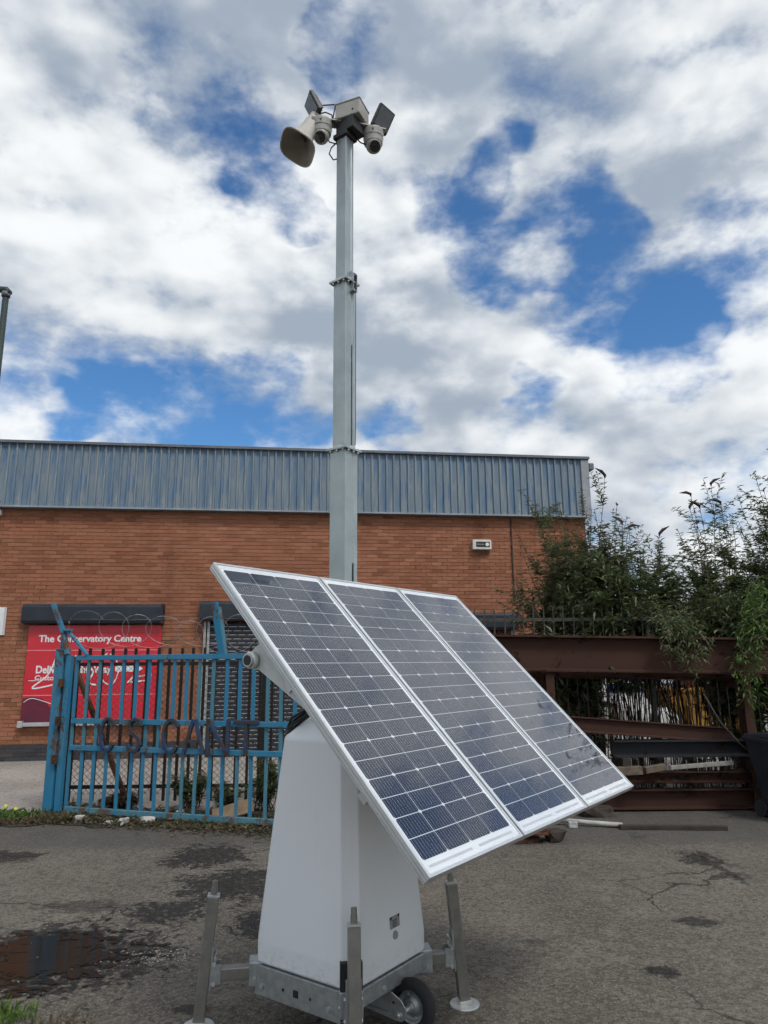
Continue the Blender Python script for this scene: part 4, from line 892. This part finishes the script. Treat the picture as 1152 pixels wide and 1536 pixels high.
litter('crumpled_bag', 'crumpled white bag at the foot of the gate, left of the others', (-3.40, 8.44), (0.15, 0.10, 0.13), 'rubbish_white', 0.3, 41)
litter('crumpled_bag', 'round white crumpled bag under the third gate bar', (-2.86, 8.30), (0.17, 0.12, 0.12), 'rubbish_white', 0.9, 42)
litter('crumpled_bag', 'small flat white scrap between the two larger white bags', (-3.03, 8.30), (0.13, 0.08, 0.07), 'rubbish_white', 0.1, 43)
litter('plastic_tub', 'pale plastic tub lying on its side below the gate bottom rail', (-2.62, 8.33), (0.24, 0.12, 0.13), 'pipe_pale', 0.15, 44)
litter('crumpled_bag', 'white bag just behind the lower left gate bars', (-3.33, 9.02), (0.17, 0.12, 0.13), 'rubbish_white', 0.5, 45)
litter('crumpled_bag', 'tiny white scrap on the tarmac under the gate', (-1.93, 8.10), (0.10, 0.06, 0.05), 'rubbish_white', 0.5, 46)
litter('crumpled_bag', 'white rag hanging in the weeds behind the gate', (-2.02, 8.95), (0.08, 0.07, 0.26), 'rubbish_white', 0.5, 47)
litter('crumpled_bag', 'white triangular scrap behind the middle gate bars', (-2.36, 8.72), (0.16, 0.05, 0.12), 'rubbish_white', 0.9, 48)
ct = MB().box((-1.72, 8.52, 0.10), (0.46, 0.02, 0.20), Euler((R(-55), R(-14), R(8))).to_matrix()).build('cardboard_sheet', 'cardboard'); tag(ct, 'torn brown cardboard leaning behind the gate bars', 'cardboard')

# ------------------------------------------------------------------ mobile solar camera tower
TR = thing('solar_camera_tower', 'white mobile camera tower with telescopic mast and three large solar panels on jack legs', 'camera tower', (-0.23, 3.967, 0), math.atan2(-0.587, 0.81))
# local axes: x = side the panels face, y = along the panels, z up.
ZP = 0.275
# base frame: channel rails with cut corners
hf = 0.335
def fr(p): return p
fr_m = MB()
for (a, b) in (((-hf, -hf), (hf, -hf)), ((hf, -hf), (hf, hf)), ((hf, hf), (-hf, hf)), ((-hf, hf), (-hf, -hf))):
    a, b = Vector((*a, 0)), Vector((*b, 0)); d = (b - a).normalized(); n = Vector((d.y, -d.x, 0)); a2, b2 = a + d * 0.07, b - d * 0.07
    q = 0.128 if abs(d.x) > 0.5 else 0.072
    fr_m.prism([(0, 0.0), (0, q), (-0.045, q), (-0.045, q - 0.006), (-0.006, q - 0.006), (-0.006, 0.006), (-0.045, 0.006), (-0.045, 0.0)], a2 + Vector((0, 0, ZP - q)), b2 + Vector((0, 0, ZP - q)), n, (0, 0, 1))
frame = fr_m.build('base_frame', 'galv', TR, bevel=0.0015)
MB().box((0, 0, ZP - 0.05), (0.58, 0.58, 0.02)).build('floor_pan', 'galv', frame)
for q, sz in ((-0.06, 0.012), (0.02, 0.030), (0.11, 0.010)):
    MB().box((q - 0.02, -hf - 0.0006, ZP - 0.07), (sz, 0.004, sz)).build('punched_hole', 'black', frame)
for q in (-0.22, 0.20): MB().lathe([(0.011, 0), (0.011, 0.010)], (q, -hf, ZP - 0.085), (0, -1, 0), 6).build('bolt', 'zinc_bright', frame)
MB().lathe([(0.011, 0), (0.011, 0.010)], (hf, -0.1, ZP - 0.045), (1, 0, 0), 6).build('bolt', 'zinc_bright', frame)
# cabinet: tapered hood with cut corners
def ring(a, cut, z): return [(a - cut, -a, z), (a, -a + cut, z), (a, a - cut, z), (a - cut, a, z), (-a + cut, a, z), (-a, a - cut, z), (-a, -a + cut, z), (-a + cut, -a, z)]
rg = [(0.318, 0.062, ZP + 0.004), (0.325, 0.062, ZP + 0.012), (0.325, 0.062, 0.375), (0.246, 0.060, 1.318), (0.238, 0.058, 1.334), (0.105, 0.030, 1.470), (0.075, 0.02, 1.478)]
m = MB(); vs = []
for a, c_, z in rg: vs += ring(a, c_, z)
fs = []
for i in range(len(rg) - 1):
    for j in range(8): fs.append((i * 8 + j, i * 8 + (j + 1) % 8, (i + 1) * 8 + (j + 1) % 8, (i + 1) * 8 + j))
fs.append(tuple((len(rg) - 1) * 8 + j for j in range(8))); m.add(vs, fs)
cab = m.build('cabinet', 'hood_white', TR, bevel=0.006)
for md in cab.modifiers: md.segments = 3; md.angle_limit = R(3)
cab.data.polygons.foreach_set('use_smooth', [True] * len(cab.data.polygons))
wn_ = cab.modifiers.new('wn', 'WEIGHTED_NORMAL')
def on_side(y, z, off=0.0015):      # point on the +x face of the cabinet
    a = 0.325 - (z - 0.375) / (1.318 - 0.375) * 0.079; return Vector((a + off, y, z))
tilt = Matrix.Rotation(-math.atan2(0.079, 0.943), 3, 'Y')
pl_ = MB().box(on_side(0.015, 0.478), (0.003, 0.078, 0.052), tilt).build('rating_plate', 'label_silver', cab)
for y_, z_ in ((-0.016, 0.497), (0.046, 0.499)): MB().box(on_side(y_, z_, 0.0035), (0.003, 0.014, 0.009), tilt @ Matrix.Rotation(R(35), 3, 'X')).build('plate_mark', 'black', cab)
for q in range(4): MB().box(on_side(0.013, 0.486 - q * 0.009, 0.0033), (0.002, 0.040 - 0.006 * (q % 2), 0.0035), tilt).build('plate_print', 'lamp_body', cab)
MB().lathe([(0.020, 0), (0.018, 0.004)], on_side(0.014, 0.420, 0.0), tilt @ Vector((1, 0, 0)), 20).build('lock_disc', 'label_silver', cab)
for (cx_, cy_) in ((1, -1),):
    MB().box((0.300, -0.300, ZP + 0.062), (0.034, 0.100, 0.115), Matrix.Rotation(R(-45), 3, 'Z')).build('corner_buffer', 'black', cab)
# jack legs
s2 = 2 ** -0.5
def leg(ux, uy, rb, rt, zb=0.0):
    u = Vector((ux * s2, uy * s2, 0)); t_ = Vector((-u.y, u.x, 0))
    B0, B1 = u * rb + Vector((0, 0, 0.012)), u * rt + Vector((0, 0, 0.575)); ax_ = (B1 - B0).normalized()
    L = MB().bar(B0, B1, 0.055, 0.055, t_).build('jack_leg', 'steel_leg', TR, bevel=0.004)
    foot = MB().lathe([(0.074, 0.0), (0.076, 0.004), (0.074, 0.010), (0.03, 0.013), (0.0, 0.013)], (B0.x, B0.y, 0.0), (0, 0, 1), 36).build('foot_plate', 'zinc_bright', L, 'auto')
    MB().bar(B0 + ax_ * 0.0, B0 + ax_ * 0.018, 0.064, 0.064, t_).build('weld_collar', 'zinc_bright', L, bevel=0.003)
    MB().bar(B1, B1 + ax_ * 0.010, 0.060, 0.060, t_).build('top_cap', 'zinc_bright', L, bevel=0.002)
    MB().tube([B1 + ax_ * 0.009, B1 + ax_ * 0.040, B1 + ax_ * 0.041, B1 + ax_ * 0.072], [0.016, 0.016, 0.014, 0.014], 12).build('jack_screw', 'steel_leg', L, 'auto')
    zc = 0.230; cm = B0 + ax_ * ((zc - 0.012) / ax_.z)
    arm = MB().bar(u * 0.40 + Vector((0, 0, zc)), Vector((cm.x, cm.y, zc)) - u * 0.036, 0.060, 0.050, (0, 0, 1)).build('outrigger_arm', 'steel_leg', TR, bevel=0.003)
    for sg_ in (-1, 1):
        MB().bar(cm - u * 0.080 + t_ * sg_ * 0.032 + Vector((0, 0, 0.005)), cm - u * 0.030 + t_ * sg_ * 0.032 + Vector((0, 0, 0.005)), 0.085, 0.006, t_).build('clamp_plate', 'galv', arm)
    MB().bar(cm - u * 0.034 - ax_ * 0.06, cm - u * 0.028 + ax_ * 0.13, 0.07, 0.008, u).build('slide_plate', 'galv', L)
    for dz_ in (-0.035, 0.05):
        MB().lathe([(0.010, -0.042), (0.010, 0.042)], cm - u * 0.046 + Vector((0, 0, dz_)), t_, 6).build('bolt', 'zinc_bright', arm)
    MB().bar(cm - u * 0.036 + Vector((0, 0, 0.06)), cm - u * 0.058 + Vector((0, 0, 0.10)), 0.030, 0.006, u).build('lug', 'zinc_bright', arm)
    br = MB(); br.bar(u * 0.385 + Vector((0, 0, ZP - 0.045)), u * 0.455 + Vector((0, 0, ZP - 0.045)), 0.105, 0.105, t_); br.build('corner_bracket', 'galv', frame, bevel=0.004)
    MB().lathe([(0.008, -0.056), (0.008, 0.056)], u * 0.43 + Vector((0, 0, ZP - 0.06)), t_, 6).build('bolt', 'zinc_bright', frame)
leg(-1, -1, 0.690, 0.640); leg(1, 1, 0.628, 0.572); leg(1, -1, 0.580, 0.530); leg(-1, 1, 0.65, 0.60)
# wheel on its swing bracket
wc = Vector((0.388, 0.066, 0.117))
wh = MB().lathe([(0.066, -0.028), (0.090, -0.032), (0.107, -0.025), (0.114, -0.012), (0.1165, 0.0), (0.114, 0.012), (0.107, 0.025), (0.090, 0.032), (0.066, 0.028)], wc, (0, 1, 0), 48, caps=False).build('wheel', 'rubber', TR, True, label='small black castor wheel with steel rim')
MB().lathe([(0.070, -0.030), (0.066, -0.031), (0.060, -0.017), (0.040, -0.014), (0.030, -0.028), (0.020, -0.030), (0.0, -0.030)], wc, (0, 1, 0), 40, caps=False).build('rim', 'galv', wh, True)
MB().lathe([(0.070, 0.030), (0.066, 0.031), (0.060, 0.017), (0.0, 0.016)], wc, (0, 1, 0), 40, caps=False).build('rim', 'galv', wh, True)
MB().tube([wc + Vector((0, -0.135, 0)), wc + Vector((0, 0.10, 0))], 0.011, 12).build('axle', 'zinc_bright', wh, True)
MB().lathe([(0.020, -0.008), (0.020, 0.008)], wc + Vector((0, -0.035, 0)), (0, 1, 0), 6).build('axle_nut', 'zinc_bright', wh)
for k in range(4):
    a = k * 1.571 + 0.4; MB().lathe([(0.007, 0), (0.007, 0.006)], wc + Vector((math.cos(a) * 0.050, -0.016, math.sin(a) * 0.050)), (0, -1, 0), 6).build('wheel_bolt', 'zinc_bright', wh)
wbk = None
for y_ in (-0.055, 0.125):
    pf = [(hf - 0.16, 0.202), (hf + 0.010, 0.202), (wc.x + 0.012, 0.178), (wc.x + 0.036, 0.150), (wc.x + 0.036, 0.110), (wc.x + 0.015, 0.092), (wc.x - 0.02, 0.090), (hf - 0.16, 0.105)]
    o = MB().prism(pf, (0, y_ - 0.003, 0), (0, y_ + 0.003, 0), (1, 0, 0), (0, 0, 1)).build('wheel_bracket', 'galv', TR)
    MB().lathe([(0.016, -0.010), (0.016, 0.010)], (wc.x, y_, wc.z), (0, 1, 0), 6).build('bracket_nut', 'zinc_bright', o)
    MB().lathe([(0.007, -0.0036), (0.007, 0.0036)], (wc.x - 0.03, y_, wc.z + 0.045), (0, 1, 0), 10).build('bracket_hole', 'black', o)
MB().box((hf - 0.10, 0.03, 0.117), (0.20, 0.20, 0.008)).build('bracket_web', 'galv', TR)
# mast
def mast(zz0, zz1, s, name='mast_section'):
    # rolled box section with a shallow groove down the +x face
    h = s / 2; g_ = s * 0.10
    pf = [(-h, -h), (h, -h), (h, g_ * 0.6), (h - 0.006, g_ * 0.6 + 0.003), (h - 0.006, g_ * 0.6 + 0.013), (h, g_ * 0.6 + 0.016), (h, h), (-h, h), (-h, 0.01), (-h + 0.005, 0.006), (-h + 0.005, -0.006), (-h, -0.01)]
    return MB().prism(pf, (0, 0, zz0), (0, 0, zz1), (1, 0, 0), (0, 1, 0)).build(name, 'galv_mast', TR, bevel=0.003)
ms = [mast(0.30, 2.905, 0.112), mast(2.80, 3.965, 0.0935), mast(3.85, 4.97, 0.077)]
MB().box((0.0555, 0.018, 2.05), (0.003, 0.006, 0.40)).build('slot', 'black', ms[0])
MB().box((0.0464, 0.015, 3.25), (0.003, 0.004, 0.62)).build('slot', 'black', ms[1])
for mm_, z, sz, inn in ((ms[0], 2.905, 0.148, 0.0935), (ms[1], 3.965, 0.134, 0.077)):
    h, q = sz / 2, inn / 2 + 0.002; t_ = 0.010; fm = MB()
    fm.box((0, -(h + q) / 2, z), (sz, h - q, t_)); fm.box((0, (h + q) / 2, z), (sz, h - q, t_)); fm.box((-(h + q) / 2, 0, z), (h - q, 2 * q - 0.001, t_)); fm.box(((h + q) / 2, 0, z), (h - q, 2 * q - 0.001, t_))
    f_ = fm.build('flange', 'galv', mm_)
    for sx, sy in ((-0.7, -1), (0.0, -1), (0.7, -1), (1, -0.6), (1, 0.1), (1, 0.75)):
        MB().lathe([(0.0065, -0.016), (0.0065, 0.012)], (sx * (h - 0.009), sy * (h - 0.009), z), (0, 0, 1), 6).build('flange_bolt', 'zinc_bright', mm_)
    for sx, sy in ((0, -1), (1, 0)):
        MB().box((sx * (q + 0.012), sy * (q + 0.012), z + 0.010), (0.05 if sy else 0.014, 0.05 if sx else 0.014, 0.014)).build('guide_pad', 'bracket_white', mm_)
pk = MB(); 
for sx in (-1, 1):
    pk.prism([(-0.004, -0.075), (0.036, -0.075), (0.036, 0.030), (0.024, 0.055), (0.008, 0.060), (-0.004, 0.045)], (0.0395, 0.012 + sx * 0.016 - 0.002, 3.975), (0.0395, 0.012 + sx * 0.016 + 0.002, 3.975), (1, 0, 0), (0, 0, 1))
pk.box((0.062, 0.012, 3.905), (0.03, 0.036, 0.01)); pk.build('pulley_bracket', 'galv', ms[1])
MB().lathe([(0.024, -0.010), (0.018, 0.0), (0.024, 0.010)], (0.058, 0.012, 4.0), (0, 1, 0), 20).build('pulley', 'lamp_body', ms[1], True)
MB().tube([(0.078, 0.012, 4.0), (0.076, 0.013, 3.0), (0.074, 0.013, 2.93)], 0.0022, 5).build('lift_wire', 'wire_dark', ms[1])

# solar panels
PN = Vector((0.712, 0, 0.702)); PX = Vector((0, 1, 0)); PY = Vector((-0.702, 0, 0.712))
PM = Matrix((PX, PY, PN)).transposed(); PC = Vector((0.655, 0.004, 1.587))
PWd, PL, PT = 0.680, 1.540, 0.036
cell_me = {}
cw, ch = 0.1530, 0.0771
def cellmesh(flip):
    c_ = 0.007; x, y = cw / 2, ch / 2; s = -1 if flip else 1
    pts = [(-x, -y * s), (x, -y * s), (x, (y - c_) * s), (x - c_, y * s), (-x + c_, y * s), (-x, (y - c_) * s)]
    if flip: pts = pts[::-1]
    return MB().add([(a, b, 0.0) for a, b in pts], [tuple(range(6))]).mesh('cell', 'cell')
CM = [cellmesh(False), cellmesh(True)]
for k in (-1, 0, 1):
    ctr = PC + PX * (k * (PWd + 0.012))
    pan = MB().box((0, 0, -0.006), (PWd - 0.02, PL - 0.02, 0.006)).build('solar_panel', 'backsheet', TR)
    pan.location = ctr; pan.rotation_euler = PM.to_euler()
    hw, hl = PWd / 2, PL / 2; fm = MB()
    for sx in (-1, 1): fm.box((sx * (hw - 0.0055), 0, -PT / 2 + 0.0015), (0.011, PL, PT)); fm.box((sx * (hw - 0.018), 0, -PT + 0.003), (0.026, PL - 0.03, 0.002))
    for sy in (-1, 1): fm.box((0, sy * (hl - 0.0055), -PT / 2 + 0.0012), (PWd - 0.022, 0.011, PT - 0.0006))
    fm.build('frame', 'frame_alu', pan, bevel=0.0012)
    for sx in (-1, 1):                      # ribs on the outside of the frame section
        for zq in (-0.012, -0.026): MB().box((sx * (hw + 0.0002), 0, zq), (0.0016, PL - 0.002, 0.003)).build('frame_rib', 'flashing', pan)
    for r in range(18):
        for c_ in range(4):
            link('cell', CM[r % 2], pan, (-0.156 * 1.5 + c_ * 0.156, hl - 0.042 - 0.0801 * (r + 0.5), -0.0022))
    for x0_, x1_ in ((-0.30, -0.02), (0.03, 0.29)):
        MB().box(((x0_ + x1_) / 2, -hl + 0.034, -0.0024), (x1_ - x0_, 0.009, 0.0008)).build('label_strip', 'strip_grey', pan)
    MB().box((0, -hl * 0.45, -0.022), (0.12, 0.10, 0.02)).build('junction_box', 'black', pan)
# rear rails, pivot tube and brackets
for sy in (-0.42, 0.10):
    a = PC + PY * sy - PN * (PT + 0.020)
    MB().bar(a - PX * 1.00, a + PX * 1.00, 0.040, 0.040, PN).build('rear_rail', 'frame_alu', TR)
tz, tx = 1.718, 0.345
tube_ = MB().tube([(tx, -1.03, tz), (tx, 1.03, tz)], 0.028, 20).build('pivot_tube', 'galv', TR, 'auto')
for s in (-1, 1):
    MB().lathe([(0.020, 0), (0.020, 0.003)], (tx, s * 1.0295, tz), (0, s, 0), 20).build('tube_bore', 'black', tube_)
    MB().lathe([(0.028, 0), (0.034, 0.002), (0.034, 0.018), (0.028, 0.020)], (tx, s * 1.0 if s > 0 else -1.02, tz), (0, 1, 0), 20).build('tube_collar', 'zinc_bright', tube_)
    c0 = PC - PN * (PT - 0.001); 
    pA, pB = c0 + PY * 0.335, c0 + PY * -0.115
    dirn = Vector((tx, 0, tz)); pf = []
    e1 = dirn + (pB - pA).normalized() * 0 
    def xz(v): return (v.x, v.z)
    out = (-PN); q1 = dirn + out * 0.032 + PY * 0.022; q2 = dirn + out * 0.032 - PY * 0.022
    q0 = dirn + PY * 0.045 + out * 0.010; q3 = dirn - PY * 0.045 + out * 0.010
    poly = [xz(pA), xz(q0), xz(q1), xz(q2), xz(q3), xz(pB)]
    bp = MB().prism(poly, (0, s * 0.985 - 0.003, 0), (0, s * 0.985 + 0.003, 0), (1, 0, 0), (0, 0, 1)).build('pivot_plate', 'bracket_white', TR, bevel=0.001)
    fa, fb = pA.lerp(pB, 0.03), pA.lerp(pB, 0.97)
    MB().bar(Vector((fa.x, s * 0.965, fa.z)), Vector((fb.x, s * 0.965, fb.z)), 0.04, 0.005, PN).build('plate_flange', 'bracket_white', bp)
    for f_ in (0.1, 0.9):
        p_ = pA.lerp(pB, f_) - PN * 0.02; MB().lathe([(0.009, -0.008), (0.009, 0.008)], (p_.x, s * 0.985, p_.z), (0, 1, 0), 6).build('bolt', 'zinc_bright', bp)
for s in (-1, 1):
    MB().bar((0.03, s * 0.072, tz), (tx + 0.04, s * 0.072, tz), 0.012, 0.11, (0, 1, 0)).build('mast_bracket', 'galv', TR)
MB().box((0, 0, tz), (0.135, 0.13, 0.10)).build('mast_clamp', 'galv', TR, bevel=0.003)
MB().tube([(0.10, 0.0, 1.40), (0.30, 0.0, 1.45), (0.62, 0.0, 1.50)], 0.016, 10).build('tilt_actuator', 'lamp_body', TR)
# cables from the cabinet roof to the panel backs
for i, (dx_, dz_) in enumerate(((0, 0), (0.012, 0.02), (-0.014, 0.03), (0.02, -0.012))):
    p = [(-0.225 + dx_, -0.16, 1.30 + dz_ * 0.5), (-0.235 + dx_, -0.17 - dx_, 1.345 + dz_), (-0.17, -0.20 + dx_, 1.395 + dz_), (-0.06, -0.20, 1.45 + dz_), (0.10, -0.16 + dx_, 1.53 + dz_), (0.28, -0.10, 1.60)]
    MB().tube(p, 0.0075, 8).build('power_cable', 'cable_black', TR, True)
MB().tube([(-0.262, -0.15, 1.20), (-0.262, -0.16, 1.27), (-0.238, -0.17, 1.335), (-0.19, -0.19, 1.36)], 0.016, 8).build('cable_gland', 'black', TR, True)

# mast head
def P3(x, y, z): return Vector((x, y, z))
MB().box((0, 0, 4.985), (0.11, 0.11, 0.03)).build('head_plate', 'lamp_body', TR, bevel=0.003)
MB().box((0.035, 0.012, 5.045), (0.135, 0.125, 0.085)).build('head_stem', 'lamp_body', TR)
BR = Matrix.Rotation(R(14), 3, 'Z')
jb = MB().box((0.045, 0.015, 5.138), (0.170, 0.150, 0.105), BR).build('junction_box', 'device_grey', TR, bevel=0.006)
MB().box((0.045, 0.015, 5.194), (0.178, 0.158, 0.012), BR).build('lid', 'device_grey', jb, bevel=0.004)
for s in (-1, 1):
    MB().box((0.045 + s * 0.07, -0.069, 5.10), (0.012, 0.004, 0.012)).build('lid_screw', 'lamp_body', jb)
Lx = Vector((-s2, -s2, 0)); Rx_ = Vector((s2, s2, 0))
def arm_plate(a, b, name):
    MB().bar(a, b, 0.075, 0.008, Vector((0, 0, 1))).build(name, 'device_grey', TR)
arm_plate(P3(0.0, -0.01, 5.082), Lx * 0.235 + P3(0, 0, 5.092), 'side_plate')
arm_plate(P3(0.06, 0.03, 5.070), Rx_ * 0.255 + P3(0, 0, 5.062), 'side_plate')
def turret(c, look):
    look = Vector(look).normalized()
    h = MB().lathe([(0.030, 0.002), (0.066, 0.0), (0.068, -0.012), (0.067, -0.016), (0.064, -0.052), (0.0635, -0.056), (0.060, -0.090), (0.050, -0.100), (0.0, -0.100)], c, (0, 0, 1), 32).build('turret_camera', 'device_grey', TR, 'auto')
    MB().lathe([(0.0655, -0.050), (0.0658, -0.054)], c, (0, 0, 1), 32, caps=False).build('seam', 'lamp_body', h)
    e = Vector(c) + P3(0, 0, -0.100) + look * 0.012; prof = []
    for k in range(11):
        a = math.pi * (k / 10) * 0.80; prof.append((0.050 * math.sin(a), -0.050 * math.cos(a)))
    prof += [(0.040, 0.050), (0.033, 0.052)]
    MB().lathe(prof, e, look, 28).build('eyeball', 'device_grey', h, 'auto')
    MB().lathe([(0.034, 0.050), (0.034, 0.054), (0.015, 0.055), (0.0, 0.055)], e, look, 24).build('lens_window', 'lens_black', h, 'auto')
    MB().lathe([(0.012, 0.0552), (0.010, 0.058), (0, 0.0585)], e, look, 16).build('lens', 'glass_dark', h, 'auto')
    MB().lathe([(0.006, 0), (0.006, 0.003)], Vector(c) + Vector((0.35, -0.5, 0)).normalized() * 0.0655 + P3(0, 0, -0.028), Vector((0.35, -0.5, 0)), 10).build('screw', 'lamp_body', h)
Minv = Matrix.Rotation(-math.atan2(-0.587, 0.81), 3, 'Z')          # world direction -> tower axes
def wv(v): return Minv @ Vector(v)
c1 = Lx * 0.150 + P3(0, 0, 5.087); c2 = Rx_ * 0.182 + P3(0, 0, 5.058)
turret(c1, wv((-0.10, -0.72, -0.70))); turret(c2, wv((0.16, -0.72, -0.68)))
# horn loudspeaker
hx = wv((-0.42, -0.13, -0.90)).normalized(); hm = Lx * 0.302 + P3(0, 0, 4.885)
hn = MB().lathe([(0.030, -0.275), (0.043, -0.268), (0.045, -0.205), (0.050, -0.200), (0.052, -0.150), (0.062, -0.090), (0.083, -0.040), (0.112, -0.006), (0.118, 0.0), (0.115, 0.004), (0.108, 0.0)], hm, hx, 40, 1.3, 1.18, 0.98, caps=False).build('horn_speaker', 'horn_grey', TR, 'auto')
MB().lathe([(0.108, 0.0), (0.085, -0.022), (0.055, -0.055), (0.030, -0.085), (0.0, -0.088)], hm, hx, 40, 1.3, 1.18, 0.98, caps=False).build('horn_throat', 'horn_inside', hn, True)
MB().lathe([(0.022, -0.090), (0.020, -0.060), (0.008, -0.048), (0.0, -0.047)], hm, hx, 18).build('phase_plug', 'horn_inside', hn, True)
hb = hm - hx * 0.20
MB().bar(hb + P3(0, 0, 0.03), Lx * 0.20 + P3(0, 0, 5.098), 0.05, 0.006, (0, 0, 1)).build('horn_bracket', 'device_grey', TR)
MB().lathe([(0.012, -0.06), (0.012, 0.06)], hb + P3(0, 0, 0.01), hx.cross(Vector((0, 0, 1))), 10).build('bracket_bolt', 'lamp_body', hn)
# floodlights
def flood(c, facing, up):
    f_ = Vector(facing).normalized(); u_ = Vector(up); s_ = u_.cross(f_).normalized(); u_ = f_.cross(s_); M = Matrix((s_, u_, f_)).transposed()
    b = MB().box(c, (0.125, 0.155, 0.030), M).build('floodlight', 'lamp_body', TR, bevel=0.006)
    MB().box(Vector(c) + f_ * 0.0165, (0.104, 0.130, 0.004), M).build('lamp_glass', 'lamp_glass', b, bevel=0.001)
    for q in range(5): MB().box(Vector(c) - f_ * 0.024 + s_ * (q - 2) * 0.022, (0.004, 0.11, 0.020), M).build('cooling_fin', 'lamp_body', b)
    MB().bar(Vector(c) - u_ * 0.06, Vector(c) - u_ * 0.125 - f_ * 0.01, 0.05, 0.006, f_).build('yoke', 'lamp_body', b)
flood(Lx * 0.205 + P3(0, 0, 5.195), wv((-0.80, -0.42, -0.35)), wv((-0.28, 0.1, 1)))
flood(Rx_ * 0.245 + P3(0, 0, 5.160), wv((0.50, -0.72, -0.35)), wv((0.30, 0.0, 1)))
# head cables
for p in ([Lx * 0.20 + P3(0, 0, 5.17), Lx * 0.15 + P3(0, 0, 5.215), Lx * 0.05 + P3(0, -0.02, 5.22), P3(-0.02, -0.075, 5.19), P3(-0.03, -0.085, 5.10), P3(-0.03, -0.06, 5.05)],
          [Lx * 0.19 + P3(0, 0, 5.14), Lx * 0.12 + P3(0, -0.01, 5.16), P3(-0.045, -0.08, 5.13), P3(-0.035, -0.08, 5.07)],
          [c1 + P3(0.03, 0, -0.10), Lx * 0.10 + P3(0, 0, 4.95), Lx * 0.05 + P3(0, 0, 4.94), P3(-0.03, -0.03, 4.98)],
          [P3(-0.045, -0.03, 4.96), P3(-0.062, -0.062, 4.91), P3(-0.068, -0.075, 4.86), P3(-0.050, -0.055, 4.82), P3(-0.042, -0.03, 4.84)],
          [c2 + P3(-0.03, 0, -0.07), Rx_ * 0.145 + P3(0, 0, 4.955), Rx_ * 0.10 + P3(0, 0, 4.97), P3(0.05, 0.04, 5.0)],
          [P3(-0.042, -0.01, 4.97), P3(-0.044, -0.012, 4.70), P3(-0.043, -0.01, 4.60)]):
    MB().tube(p, 0.0045, 6).build('head_cable', 'cable_black', TR, True)
